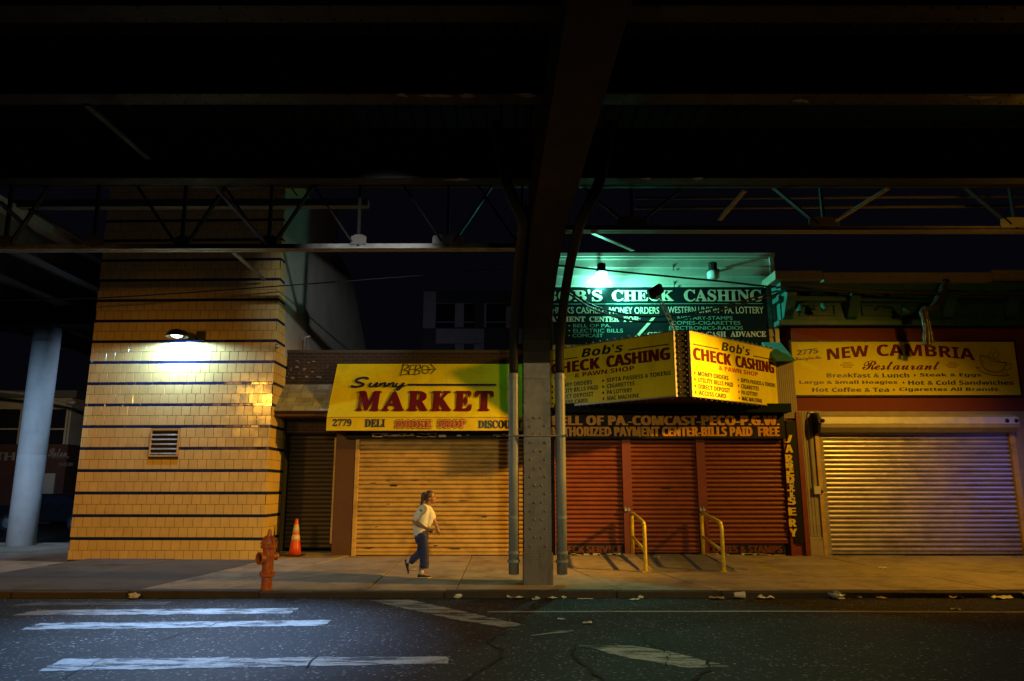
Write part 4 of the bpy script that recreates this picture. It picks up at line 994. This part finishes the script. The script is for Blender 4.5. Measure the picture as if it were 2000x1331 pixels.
for sgn in (-1, 1): g.lathe([(.1, 0), (.1, .03)], (CX + .41 * sgn, CY + .06, zst - .015), 16); g.dome((CX + .5 * sgn, CY - .045, zst), .03, rn)
g.build('pipe_strap', K['steel_light'], el)
# longitudinal trusses
YT = 13.35
def tr(mb, a, b, w=.10, h=.10, y=YT, y2=None): mb.beam(P(*a, y), P(*b, y if y2 is None else y2), w, h)
def chord(mb, a, b, y, d=.10, t=.02):            # two angles back to back
    p, q = P(*a, y), P(*b, y)
    for s_ in (-.012, .012): mb.beam(p + Vector((0, s_, 0)), q + Vector((0, s_, 0)), t, d)
    for s_ in (-.06, .06): mb.beam(p + Vector((0, s_, -d / 2 - .011)), q + Vector((0, s_, -d / 2 - .011)), .1, .02)
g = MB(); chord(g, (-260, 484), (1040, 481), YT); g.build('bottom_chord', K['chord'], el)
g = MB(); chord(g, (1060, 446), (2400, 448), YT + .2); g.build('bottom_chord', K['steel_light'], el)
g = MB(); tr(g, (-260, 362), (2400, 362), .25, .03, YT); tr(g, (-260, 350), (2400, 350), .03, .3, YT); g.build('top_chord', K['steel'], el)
nodes = [(-170, 484), (10, 484), (183, 484), (355, 484), (525, 483), (700, 482), (875, 481), (1020, 481)]
nodes_r = [(1235, 446), (1610, 447), (1985, 448), (2350, 448)]
for (x, y) in nodes + nodes_r:
    hwx = 85 if y > 470 else 100; yy = YT if y > 470 else YT + .2
    g = MB(); tr(g, (x, y), (x + (1000 - x) * .014, 362), .07, .05, yy); g.build('vertical_post', K['steel'], el)
    for s_ in (-1, 1):
        if (x, s_) in ((10, -1), (183, -1), (183, 1), (700, 1), (-170, 1), (1610, 1)): continue
        g = MB(); tr(g, (x + s_ * 12, y - 8), (x + s_ * hwx, 366), .10, .035, yy); g.build('diagonal_brace', K['steel'], el)
    g = MB(); c = P(x, y - 10, yy - .05); 
    gw = .30 if x in (875, 1235, 1610, 1985) else .15; g.prism([c + Vector((-gw, 0, -.06)), c + Vector((gw, 0, -.06)), c + Vector((gw * .95, 0, .10)), c + Vector((gw * .4, 0, .14)), c + Vector((-gw * .4, 0, .14)), c + Vector((-gw * .95, 0, .10))], (0, .015, 0))
    for i in range(4):
        for j in range(2): g.dome(c + Vector((gw * (-.75 + .5 * i), -.002, -.03 + .09 * j)), .012, rn, 6)
    g.build('gusset_plate', K['chord' if gw > .2 else 'steel_light'], el)  # wide gussets get the paler grey that stands for light on them
for a, b, ya, yb in (((422, 368), (525, 482), 12.6, 13.3), ((60, 410), (180, 482), 12.4, 15.0), ((1455, 372), (1405, 430), 12.4, 13.2), ((1735, 368), (1632, 432), 12.2, 13.2), ((0, 395), (90, 480), 12.6, 14.6), ((170, 205), (290, 310), 9.2, 11.5), ((1158, 455), (1236, 489), 13.6, 15.5), ((455, 492), (515, 545), 14, 16.1)):
    g = MB(); g.beam(P(*a, ya), P(*b, yb), .09, .035); g.build('sway_brace', K['chord' if a[0] > 400 else 'steel'], el)  # braces that catch light get the paler grey instead of plain steel
for py, y in ((402, 14.8), (432, 14.6)):
    if py == 402: a, b = (-200, 402), (720, 398)
    else: continue
    g = MB(); tr(g, a, b, .2, .16, y); g.build('platform_beam', K['steel_light'], el)
for py in (388, 407):
    g = MB(); g.tube([P(1240, py, 14.6), P(2400, py - 6, 14.6)], .035, 8); g.build('conduit_pipe', K['steel_light'], el)
for py, y, w in ((352, 12.3, .26), (192, 9.6, .3), (25, 7.3, .3), (-190, 5.4, .3)):
    p = P(1000, py, y); g = MB(); g.box(-45, 45, y - w / 2, y + w / 2, p.z - .02, p.z + .02); g.box(-45, 45, y - .012, y + .012, p.z + .02, p.z + 1.0)
    x = -20
    while x < 20:
        for s_ in (-.1, .1): g.dome((x, y + s_, p.z - .02), .016, (0, 0, -1), 6)
        x += .3
    g.build('stringer', K['steel'], el)
rs_ = random.Random(5)
for px, py, yy, ln in ((845, 172, 9.6, .28), (912, 178, 9.6, .12), (1025, 182, 9.6, .16), (780, 166, 9.6, .1), (895, 351, 12.3, .2), (985, 353, 12.3, .09), (1365, 347, 12.3, .1), (1565, 198, 9.6, .2), (1920, 190, 9.6, .22), (1265, 345, 12.3, .1)):
    zf_ = P(1000, 192 if yy < 10 else 352, yy).z - .0225; d_ = ray(px, py); t_ = (zf_ - CAM_Z) / d_.z; c_ = Vector((0, 0, CAM_Z)) + d_ * t_
    c_.y = max(yy - .12, min(yy + .12, c_.y)); n_ = 14
    g = MB(); g.add([(c_.x + ln * math.cos(6.283 * k / n_) * rs_.uniform(.4, 1.2), c_.y + .06 * math.sin(6.283 * k / n_) * rs_.uniform(.3, 1.3), zf_ - .002) for k in range(n_)], [tuple(range(n_))])
    g.build('bare_paint_patch', K['patch'], el)
g = MB(); x = -45.0
while x < 45: g.box(x, x + .24, -12, 13.4, 8.35, 8.55); x += .27
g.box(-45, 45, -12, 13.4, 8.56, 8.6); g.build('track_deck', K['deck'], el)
for xg in (-19, 19.5):
    g = MB(); g.box(xg - .25, xg + .25, -12, 13.2, 5.75, 5.8); g.box(xg - .02, xg + .02, -12, 13.2, 5.8, 7.2); g.build('cross_girder', K['steel'], el)

# ================================================================== CONCRETE PILLAR AND WALKWAY AT THE LEFT
bp = PG(40, 1066, .20); bp = P(40, 1066, 20.6)
pr = thing('concrete_pillar', (bp.x, 20.6, .2), 'smooth round concrete pillar at the left edge holding a walkway', 'pillar')
zt_ = P(82, 642, 20.6).z
g = MB(); g.lathe([(.35, .15), (.35, 2.6), (.345, 2.61), (.345, 2.62), (.35, 2.63), (.35, zt_)], (bp.x, 20.6, 0), 36); g.build('shaft', K['pillar'], pr, smooth=True)
g = MB(); g.box(bp.x - 3.5, bp.x + 2.7, 20.1, 21.1, zt_, zt_ + .55); g.build('cap_beam', K['steel'], pr, bevel=.03)
wk = thing('overhead_walkway', (bp.x, 25, zt_ + .55), 'dark overhead walkway on beams beside the tiled corner building', 'walkway')
g = MB(); g.box(bp.x - 4, bp.x + 2.8, 13.6, 45, zt_ + 1.2, zt_ + 1.4); g.build('deck', K['pillar'], wk)
for d in (-3.2, -1.2, .8, 2.5):
    g = MB(); g.box(bp.x + d - .15, bp.x + d + .15, 13.6, 45, zt_ + .56, zt_ + .59); g.box(bp.x + d - .02, bp.x + d + .02, 13.6, 45, zt_ + .59, zt_ + 1.19); g.build('beam', K['steel_light'], wk)

# ================================================================== FAR BUILDINGS, CAR
sb = thing('salon_building', (-24, 36, .1), 'dim two storey corner building with salon sign far behind the pillar', 'building')
yb = 36.0
x0, x1 = P(-260, 900, yb).x, P(128, 900, yb).x
zA, zB_, zC = P(0, 778, yb).z, P(0, 868, yb).z, P(0, 1012, yb).z - .3
g = MB(); g.box(x0, x1, yb, yb + 9, zB_, zA); g.build('upper_wall', K['cream_wall'], sb)
g = MB(); g.box(x0, x1 + .1, yb - .1, yb + 9, zC, zB_ - .01); g.build('shopfront', K['dark_brick'], sb)
g = MB(); g.box(x0, x1 + .3, yb - .25, yb + 9, zA, zA + .35); g.build('parapet', K['panel_dark'], sb)
for px in (12, 102, -100):
    c = P(px, 838, yb); g = MB(); g.box(c.x - .65, c.x + .65, yb - .06, yb - .01, c.z - .75, c.z + .95); wn = g.build('window', K['glass'], sb)
    g = MB(); g.box(c.x - .65, c.x + .65, yb - .09, yb - .062, c.z - .05, c.z + .02); g.box(c.x - .75, c.x - .652, yb - .1, yb, c.z - .8, c.z + 1.); g.box(c.x + .652, c.x + .75, yb - .1, yb, c.z - .8, c.z + 1.); g.build('frame', K['cream_wall'], wn)
fc = wall_face(yb - .12); g = MB(); ptext(g, fc, 'NORTH', (-75, 884), (28, 900), style='sans', bold=.1); ptext(g, fc, 'Beauty Salon', (40, 876), (131, 900), style='script', bold=.05); ptext(g, fc, 'FREE CONSULTATION', (100, 891), (135, 896), style='sans'); ptext(g, fc, '215-425-2815', (114, 904), (143, 911), style='sans'); build_each(g, 'sign_lettering', K['graffiti_grey'], sb)
c0, c1 = P(87, 925, yb - .1), P(103, 978, yb - .1); g = MB(); g.box(c0.x, c1.x, yb - .16, yb - .1, c1.z, c0.z); g.build('door', K['cream_wall'], sb)
sp_ = thing('street_lamp', (P(135, 900, 33).x, 33, .1), 'thin unlit street lamp arm in front of the salon building', 'street lamp')
g = MB(); g.tube([P(-30, 762, 33), P(60, 771, 33), P(138, 786, 33)], .06, 8); g.build('arm', K['galv'], sp_)
g = MB(); g.ball(P(140, 787, 33), (.28, .2, .14), 10, 6); g.build('head', K['galv'], sp_)
# parked car
ccx = P(112, 990, 30); car = thing('parked_car', (ccx.x, 30, .1), 'dark parked car in shadow beside the salon building', 'car')
prof = [(-2.1, .35), (-2.15, .75), (-1.95, .95), (-1.2, 1.0), (-.65, 1.42), (.75, 1.42), (1.35, 1.02), (2.0, .9), (2.15, .65), (2.1, .35)]
g = MB(); g.prism([(ccx.x + a, 29.15, .1 + b) for a, b in prof], (0, 1.7, 0)); g.build('body', K['car'], car, bevel=.06)
g = MB(); g.prism([(ccx.x + a, 29.13, .1 + b) for a, b in ((-1.05, 1.02), (-.6, 1.35), (.7, 1.35), (1.15, 1.04))], (0, .015, 0)); g.build('side_window', K['glass'], car)
for a in (-1.3, 1.3):
    g = MB(); g.lathe([(.18, -.1), (.32, -.1), (.33, .1), (.18, .1)], (ccx.x + a, 29.2, .43), 18, (0, 1, 0)); wh = g.build('wheel', K['rubber'], car)
    g = MB(); g.lathe([(.02, 0), (.19, 0), (.19, .03), (.02, .05)], (ccx.x + a, 29.1, .43), 14, (0, -1, 0)); g.build('rim', K['galv'], wh)
for a, m_ in ((-2.13, 'taillight'), (2.11, 'globe')):
    g = MB(); g.box(ccx.x + a - .03, ccx.x + a + .03, 29.12, 29.5, .72, .9); g.build('tail_light' if a < 0 else 'headlight', K[m_], car)
# distant apartment block between the market and the column
ab = thing('apartment_block', (-2, 44, 0), 'distant dark apartment block with checkered grey panels behind the market roof', 'building')
YB = 44.0
def rect(mb, a, b, d0=0.0, d1=.1):
    p, q = P(a[0], a[1], YB), P(b[0], b[1], YB); mb.box(p.x, q.x, YB - d1, YB - d0, q.z, p.z)
g = MB(); p, q = P(828, 568, YB), P(1075, 760, YB); g.box(p.x, q.x, YB, YB + 10, 0, p.z); g.build('wall', K['panel_dark'], ab)
g = MB()
for a, b in (((828, 570), (851, 642)), ((889, 593), (906, 640)), ((852, 643), (946, 672)), ((889, 673), (906, 690)), ((926, 673), (946, 690)), ((946, 593), (950, 640)), ((988, 600), (1000, 642)), ((1000, 643), (1060, 672))): rect(g, a, b)
g.build('light_panels', K['panel_grey'], ab)
for a, b in (((853, 594), (888, 640)), ((907, 594), (926, 640)), ((950, 594), (988, 640))):
    g = MB(); rect(g, a, b, 0, .04); wn = g.build('window', K['glass'], ab)
    g = MB(); rect(g, (a[0], 629), (b[0], 631), .042, .08); rect(g, (a[0], 593), (b[0], 594), .042, .08); g.build('frame', K['panel_grey'], wn)

# ================================================================== CABLES
def cable(pts, r, label, m='wire', n=8):
    q = smooth_path([P(*p) for p in pts], n); g = MB(); g.tube(q, r, 6); o = g.build('overhead_cable', K[m], None, smooth=True, at=q[0]); o['label'] = label; o['category'] = 'cable'; o['group'] = 'overhead cables along the shop fronts'
cable([(1085, 518, 16.2), (1240, 534, 16.2), (1400, 549, 16.3), (1515, 561, 16.4), (1700, 572, 16.3), (2100, 580, 16.2)], .022, 'thick black cable passing just below the lit green lamp')
cable([(1100, 565, 15.9), (1150, 600, 15.9), (1220, 624, 16), (1300, 628, 16), (1400, 608, 16.2), (1520, 574, 16.4)], .022, 'lower of the two black cables sagging across the green sign')
cable([(1098, 558, 15.9), (1160, 598, 15.9), (1250, 618, 16), (1330, 614, 16), (1420, 596, 16.2), (1520, 568, 16.4)], .020, 'upper of the two black cables sagging across the green sign')
cable([(-200, 590, 15.6), (200, 582, 15.8), (560, 558, 16), (800, 540, 16), (1040, 522, 16)], .014, 'long thin cable crossing the tiled building and night sky')
cable([(1515, 563, 16.3), (1570, 556, 16.3), (1650, 566, 16.3), (1800, 572, 16.2), (2100, 575, 16.2)], .02, 'rusty grey cable lying along the restaurant cornice', 'wire_grey')
cb2 = thing('cable_bundle', P(1815, 600, 16.3), 'tangled bundle of cables hanging over the restaurant sign', 'cables')
for i, (a, b) in enumerate((((0, 0), (-6, 4)), ((5, 3), (4, -6)), ((-5, 5), (0, 8)))):
    q = smooth_path([P(1848 + a[0] / 2, 548, 16.4), P(1838 + a[0], 572 + a[1], 16.3), P(1822 + a[0], 598 + a[1], 16.2), P(1806 + b[0], 606, 16.2), P(1812 + b[0], 640, 16.2), P(1815 + b[0] * 1.6, 672 + b[1] / 2, 16.2)], 6)
    g = MB(); g.tube(q, [.045 + .012 * math.sin(k * 1.7 + i) for k in range(len(q))], 8); g.build('cable_loop', K['wire_grey'], cb2, smooth=True)

# ================================================================== HYDRANT, CONE
hp = PS(520, 1151); hy = thing('fire_hydrant', hp, 'glossy orange fire hydrant standing near the kerb', 'fire hydrant')
s_ = (P(520, 1034, hp.y).z - hp.z) / .98
def hz(prof): return [(r * s_ * .70, z * s_) for r, z in prof]
g = MB(); g.lathe(hz([(.125, -.03), (.125, .20), (.175, .205), (.178, .25), (.135, .255), (.135, .62), (.145, .66), (.19, .665), (.195, .715), (.175, .725)]), hp, 28); g.build('barrel', K['hydrant'], hy, smooth=False, bevel=.004)
g = MB(); g.lathe(hz([(.185, .72), (.185, .745), (.165, .755), (.16, .78), (.135, .79), (.13, .82), (.10, .83), (.092, .86), (.06, .875), (.055, .90), (.02, .905)]), hp, 28)
for k in range(10):
    t = 6.283 * k / 10; d = Vector((math.cos(t), math.sin(t), 0)); g.beam(hp + (d * .14 + Vector((0, 0, .74))) * s_, hp + (d * .058 + Vector((0, 0, .87))) * s_, .02, .025)
bn = g.build('bonnet', K['hydrant'], hy)
g = MB(); g.lathe(hz([(.05, .895), (.046, .95), (.03, .98)]), hp, 5); g.build('operating_nut', K['hydrant'], bn)
g = MB(); dirn = Vector((-.62, -.78, 0)).normalized(); c = hp + Vector((0, 0, .51 * s_)) + dirn * .085 * s_
g.lathe([(.085, 0), (.085, .05), (.098, .05), (.10, .09), (.072, .09), (.068, .03)], c, 20, dirn); nz = g.build('nozzle', K['hydrant'], hy)
g = MB(); g.lathe([(.07, .036), (.07, .04)], c, 16, dirn); g.build('nozzle_mouth', K['dark_void'], nz)
g = MB(); d2 = Vector((.55, .83, 0)); c = hp + Vector((0, 0, .52 * s_)) + d2 * .085 * s_; g.lathe([(.05, 0), (.05, .05), (.062, .05), (.062, .09), (.02, .1)], c, 14, d2); g.build('nozzle_cap', K['hydrant'], hy)
g = MB()
for k in range(8):
    t = 6.283 * (k + .5) / 8; g.lathe([(.016, 0), (.016, .03)], hp + Vector((.16 * math.cos(t), .16 * math.sin(t), .245)) * s_ if False else hp + Vector((.12 * math.cos(t) * s_, .12 * math.sin(t) * s_, .25 * s_)), 6)
g.build('flange_bolts', K['hydrant'], hy)
cp = P(576, 1081, 17.0); cp.z = gz(17.0)
cn_ = thing('traffic_cone', cp, 'orange traffic cone with two pale bands in the dark doorway', 'traffic cone')
hc_ = P(576, 1013, 17.0).z - cp.z
def cr(h): return .138 - (.138 - .028) * h
g = MB(); g.lathe([(cr(a) , .03 + a * (hc_ - .03)) for a in (0, .2, .5, .8, .97)] + [(.018, hc_)], cp, 24); g.build('cone_body', K['cone'], cn_, smooth=True)
g = MB(); g.box(cp.x - .19, cp.x + .19, cp.y - .19, cp.y + .19, cp.z, cp.z + .035); g.build('base', K['rubber'], cn_, bevel=.02)
for a, b in ((.40, .55), (.61, .83)):
    g = MB(); g.lathe([(cr(a) - .01, .03 + a * (hc_ - .03)), (cr(a) + .003, .03 + a * (hc_ - .03)), (cr(b) + .003, .03 + b * (hc_ - .03)), (cr(b) - .01, .03 + b * (hc_ - .03))], cp, 24); g.build('reflective_band', K['cone_band'], cn_, smooth=True)

# ================================================================== PERSON
pb = PS(828, 1128); kx = .00168; ky = .00163
pe = thing('person', pb, 'person in white t-shirt and dark cropped jeans walking right, hair in ponytail', 'person')
def J(x, y, d=0.0): return pb + Vector(((x - 600) * kx, d, (1163 - y) * ky))
def limb(mb, pts, rs, n=5, seg=12):
    q = smooth_path(pts, n); out = []
    for i in range(len(pts) - 1):
        for k in range(n): out.append(rs[i] + (rs[i + 1] - rs[i]) * k / n)
    out.append(rs[-1]); mb.tube(q, out, seg)
    mb.ball(pts[0], rs[0], 10, 6); mb.ball(pts[-1], rs[-1], 10, 6)
NR, FR = -.15, .15                              # near and far shoulder
body = MB()
body.ball(J(650, 290, 0), (.083, .072, .098), 18, 12); body.ball(J(672, 325, 0), (.055, .052, .072), 14, 10)      # skull, jaw
body.ball(J(692, 362, 0), (.020, .022, .018), 10, 6)
limb(body, [J(700, 288, 0), J(710, 318, 0)], [.010, .014], 3, 8)                                              # nose
body.ball(J(704, 342, 0), (.012, .024, .008), 10, 6); body.ball(J(703, 350, 0), (.011, .021, .008), 10, 6)    # lips
body.ball(J(700, 283, 0), (.012, .045, .010), 10, 6)                                                            # brow
for d in (-.07, .07): body.ball(J(640, 315, d), (.018, .010, .030), 10, 6)                                   # ears
limb(body, [J(645, 335, 0), J(622, 385, 0), J(604, 425, 0)], [.050, .050, .058])
limb(body, [J(596, 436, 0), J(575, 520, 0), J(555, 640, 0), J(560, 730, 0)], [.08, .105, .11, .115])
limb(body, [J(590, 432, -.11), J(590, 432, .11)], [.05, .05])
def arm(sh, el_, wr, hd, d):
    limb(body, [sh, el_], [.05, .040]); limb(body, [el_, wr], [.040, .026])
    dirv = (hd - wr).normalized(); palm = wr + dirv * .045
    limb(body, [wr, palm + dirv * .03], [.026, .033], 3); side = dirv.cross(Vector((0, 1, 0))).normalized(); dep = Vector((0, 1, 0))
    for i, (o, l) in enumerate(((-.026, .062), (-.009, .072), (.009, .068), (.025, .052))):
        b = palm + dirv * .035 + side * o; m1 = b + dirv * l * .5 + dep * .012 * d; e = m1 + dirv * l * .35 + dep * .035 * d
        limb(body, [b, m1, e], [.0105, .0095, .008], 3, 7)
    b = wr + dirv * .025 - side * .025; limb(body, [b, b + (dirv * .6 - side) .normalized() * .03, b + (dirv - side * .6).normalized() * .062], [.013, .011, .009], 3, 7)
arm(J(560, 445, NR - .03), J(498, 558, NR - .06), J(625, 632, NR - .09), J(690, 665, NR - .10), 1)
arm(J(620, 440, FR), J(688, 560, FR + .05), J(722, 635, FR + .0), J(748, 700, FR - .01), -1)
limb(body, [J(568, 735, -.075), J(603, 890, -.075), J(577, 1050, -.075), J(577, 1110, -.075)], [.088, .062, .045, .034])
limb(body, [J(560, 740, .075), J(556, 890, .08), J(470, 970, .08), J(408, 1005, .08)], [.088, .062, .05, .034])
limb(body, [J(577, 1115, -.075), J(640, 1150, -.075)], [.034, .028]); limb(body, [J(404, 1005, .08), J(418, 1100, .08)], [.034, .026])
body.build('body', K['skin'], pe, remesh=.009, sm_it=2)
# eyes
for d in (-.034, .034):
    g = MB(); g.ball(J(701, 300, d), (.008, .012, .009), 10, 6); g.build('eye', K['sock'], pe, smooth=True)
hair = MB(); hair.ball(J(640, 282, 0), (.094, .083, .098), 20, 12); hair.ball(J(618, 305, 0), (.060, .070, .085), 14, 10)
cut = MB(); 
q = smooth_path([J(600, 262, 0), J(572, 262, 0), J(566, 300, .0), J(562, 350, 0), J(546, 392, -.005)], 5)
hair.tube(q, [.028, .022, .02, .022, .026, .03, .032, .033, .033, .032, .032, .031, .030, .03, .029, .028, .026, .024, .02, .014, .005][:len(q)], 10)
for v in hair.v:                                 # keep the face clear
    lx = (v.x - pb.x) / kx + 600; lz = 1163 - (v.z - pb.z) / ky
    if lx > 672 and lz > 262: v.x = pb.x + (672 - 600 + (lx - 672) * .05) * kx
    if lx > 645 and lz > 300: v.x = pb.x + (645 - 600) * kx
hair.build('hair', K['hair'], pe, remesh=.008, sm_it=2)
g = MB(); g.lathe([(.024, -.012), (.028, -.008), (.028, .008), (.024, .012)], J(580, 262, 0), 12, (1, 0, .1)); g.build('hair_tie', K['rubber'], pe)
sh = MB()
limb(sh, [J(606, 412, 0), J(590, 470, 0), J(570, 560, 0), J(553, 640, 0), J(553, 715, 0)], [.08, .122, .127, .128, .130], 5, 16)
limb(sh, [J(582, 428, -.135), J(606, 428, .135)], [.082, .082]); limb(sh, [J(560, 440, NR - .01), J(528, 500, NR - .045), J(514, 528, NR - .055)], [.064, .062, .060]); limb(sh, [J(625, 440, FR), J(655, 490, FR + .02), J(668, 520, FR + .03)], [.068, .066, .064])
limb(sh, [J(630, 430, 0), J(655, 500, 0), J(630, 590, 0)], [.06, .075, .07])
hem = J(0, 722).z
for v in sh.v:
    if v.z < hem: v.z = hem + (v.z - hem) * .08
    v.z += .006 * math.sin(v.x * 60 + v.z * 25); v.x += .004 * math.sin(v.z * 70)
sh.build('t_shirt', K['shirt'], pe, remesh=.010, sm_it=1)
je = MB()
limb(je, [J(562, 700, 0), J(566, 745, 0)], [.135, .13], 4, 16)
limb(je, [J(572, 735, -.07), J(603, 880, -.075), J(606, 980, -.075), J(607, 1040, -.075)], [.105, .085, .084, .088], 5, 14)
limb(je, [J(560, 740, .075), J(560, 880, .08), J(490, 958, .08), J(462, 990, .08)], [.10, .078, .066, .066], 5, 14)
cz = J(0, 1062).z
for v in je.v:
    if v.z < cz and v.y < pb.y: v.z = cz + (v.z - cz) * .06
    v.x += .005 * math.sin(v.z * 55 + v.y * 20)
je.build('jeans', K['jeans'], pe, remesh=.010, sm_it=1)
for a, b in ((J(577, 1070, -.075), J(579, 1128, -.075)), (J(440, 985, .08), J(402, 1008, .08))):
    g = MB(); g.tube([a, b], [.040, .042], 14); g.build('sock', K['sock'], pe, smooth=True)
def shoe(heel, toe, up, d):
    ax_ = (toe - heel).normalized(); L_ = (toe - heel).length; g = MB(); sw = ax_.cross(up).normalized()
    so = MB()
    for k, (t, w, h) in enumerate(((0, .030, .05), (.12, .040, .075), (.3, .040, .075), (.45, .042, .06), (.65, .048, .045), (.85, .045, .036), (1.0, .022, .024))):
        c = heel + ax_ * (L_ * t)
        for mb, z0_, z1_, e in ((g, .016, h, 0), (so, 0, .02, .004)):
            ring = [(-1, z0_), (-.95, z0_ + (z1_ - z0_) * .6), (-.45, z1_), (.45, z1_), (.95, z0_ + (z1_ - z0_) * .6), (1, z0_)]
            mb.v += [c + sw * (w + e) * a + up * b for a, b in ring]
    for mb in (g, so):
        mb.f = [(k * 6 + i, k * 6 + (i + 1) % 6, k * 6 + 6 + (i + 1) % 6, k * 6 + 6 + i) for k in range(6) for i in range(6)] + [tuple(range(6))[::-1], tuple(36 + i for i in range(6))]
    o = g.build('shoe', K['shoe'], pe, smooth=True); so.build('sole', K['sole'], o, smooth=True)
gzp = gz(pb.y)
shoe(J(538, 1163, -.075), J(678, 1163, -.075), Vector((0, 0, 1)), -1)
a, b = J(372, 985, .08), J(420, 1132, .08); u = Vector((.94, 0, .32)).normalized(); shoe(a, b, u, 1)
hb_ = J(668, 662, NR - .115); g = MB(); g.box(-.034, .034, -.006, .006, -.018, .018); rt = Matrix.Rotation(R(38), 3, 'Y'); g.v = [hb_ + rt @ v for v in g.v]
ph_ = g.build('phone', K['black_metal'], None, bevel=.006, at=hb_); ph_['label'] = 'small dark phone held in the hand of the walking person'; ph_['category'] = 'phone'
g = MB(); wr = J(716, 622, FR); ax_ = (J(722, 635, FR) - J(688, 560, FR + .05)).normalized(); g.lathe([(.031, -.012), (.036, -.008), (.036, .008), (.031, .012)], wr, 14, ax_); g.build('bracelet', K['galv'], pe)

# ================================================================== LITTER
def litter(kind, px, py, size, label, m='paper', rot=0.0, where='road'):
    p = PG(px, py) if where == 'road' else PS(px, py)
    if where == 'road' and p.y > KERB - .03: p.y = KERB - .06; p.x = p.x * (KERB - .06) / max(p.y, .1)
    p.z = (0.0 if where == 'road' else gz(p.y)) + .004
    g = MB(); name = {'crumple': 'crumpled_paper', 'sheet': 'paper_scrap', 'cup': 'paper_cup', 'stick': 'straw', 'bag': 'plastic_bag', 'chunk': 'brick_chunk'}[kind]
    if kind in ('crumple', 'bag', 'chunk'):
        g.ball((0, 0, size * .42), (size, size * .7, size * .45), 9, 6); rs = random.Random(int(px * 7 + py))
        for v in g.v: v *= rs.uniform(.62, 1.2) if kind != 'chunk' else rs.uniform(.85, 1.1); v.z = max(v.z, 0)
    elif kind == 'sheet':
        n = 5; rs = random.Random(int(px + py * 3)); hts = [[abs(rs.gauss(0, size * .18)) for _ in range(n)] for _ in range(n)]
        top = [Vector((size * (i / 2 - 1), size * .6 * (j / 2 - 1), .004 + hts[i][j])) for i in range(n) for j in range(n)]
        fs_ = [(i * n + j, (i + 1) * n + j, (i + 1) * n + j + 1, i * n + j + 1) for i in range(n - 1) for j in range(n - 1)]
        g.add(top, fs_); g.add([v - Vector((0, 0, .002)) for v in top], fs_)
    elif kind == 'cup':
        g.lathe([(.028, 0), (.040, .125), (.043, .125), (.043, .135), (.036, .13), (.026, .01)], (-.065, 0, .043), 16, (1, 0, .0))
        for v in g.v: v *= size
    else: g.tube([(-size, 0, .006), (size * .3, .01, .008), (size, 0, .006)], .006, 6)
    rm = Matrix.Rotation(rot, 3, 'Z'); g.v = [p + rm @ v for v in g.v]
    o = g.build(name, K[m], None, at=p, weld=(kind != 'sheet')); o['label'] = label; o['category'] = 'litter'; o['group'] = 'litter along the gutter'
litter('crumple', 896, 1166, .075, 'white crumpled paper in gutter left of the steel column')
litter('sheet', 1006, 1164, .13, 'curled white paper in gutter directly before the steel column')
litter('sheet', 1047, 1172, .06, 'small torn paper on the road just under the steel column')
litter('crumple', 1048, 1166, .04, 'tiny crumpled scrap tucked in gutter before the steel column')
litter('sheet', 1078, 1166, .07, 'flat paper scrap in gutter right of the column foot')
litter('crumple', 1100, 1167, .045, 'small crumpled scrap in gutter below the right downpipe')
litter('stick', 1143, 1171, .12, 'pale straw lying in the gutter left of the handrails')
litter('sheet', 1239, 1173, .085, 'oval white scrap lying on road below left handrail')
litter('crumple', 1244, 1163, .05, 'small white crumple against the kerb below left handrail')
litter('sheet', 1400, 1171, .11, 'brownish flattened scrap on road below right handrail', 'card')
litter('cup', 1428, 1162, 1.25, 'white paper cup lying on its side against the kerb')
litter('sheet', 1482, 1164, .12, 'thin bent paper strip in gutter right of the cup')
litter('bag', 1612, 1162, .13, 'shiny crumpled plastic bag in gutter before the restaurant', 'plastic')
litter('sheet', 1641, 1171, .07, 'white scrap on road right of the plastic bag')
litter('crumple', 1661, 1164, .04, 'small brown crumple in gutter right of the plastic bag', 'card')
litter('sheet', 1717, 1168, .08, 'tan paper scrap in gutter under the restaurant shutter middle', 'card')
litter('sheet', 1724, 1111, .07, 'white scrap lying alone on the pavement before the restaurant', where='walk')
litter('sheet', 1853, 1166, .10, 'brown torn scrap in gutter below the restaurant shutter', 'card')
litter('sheet', 1925, 1163, .16, 'large white triangular paper in gutter near right edge', rot=.4)
litter('bag', 1975, 1162, .12, 'crumpled clear wrapper in gutter at the far right', 'plastic')
litter('sheet', 1866, 1192, .07, 'pale scrap on the white lane line at the right')
litter('crumple', 262, 1170, .10, 'white crumpled paper beside the first faded crosswalk stripe')
litter('sheet', 809, 1114, .05, 'small white scrap on pavement behind the walking person', where='walk')
litter('sheet', 1097, 1211, .05, 'small white scrap on road below the lane line')
litter('sheet', 1147, 1219, .06, 'lone white scrap on road farthest from the kerb')
litter('chunk', 1282, 1092, .085, 'brown brick chunk on the entrance ramp between the handrails', 'card', where='walk')
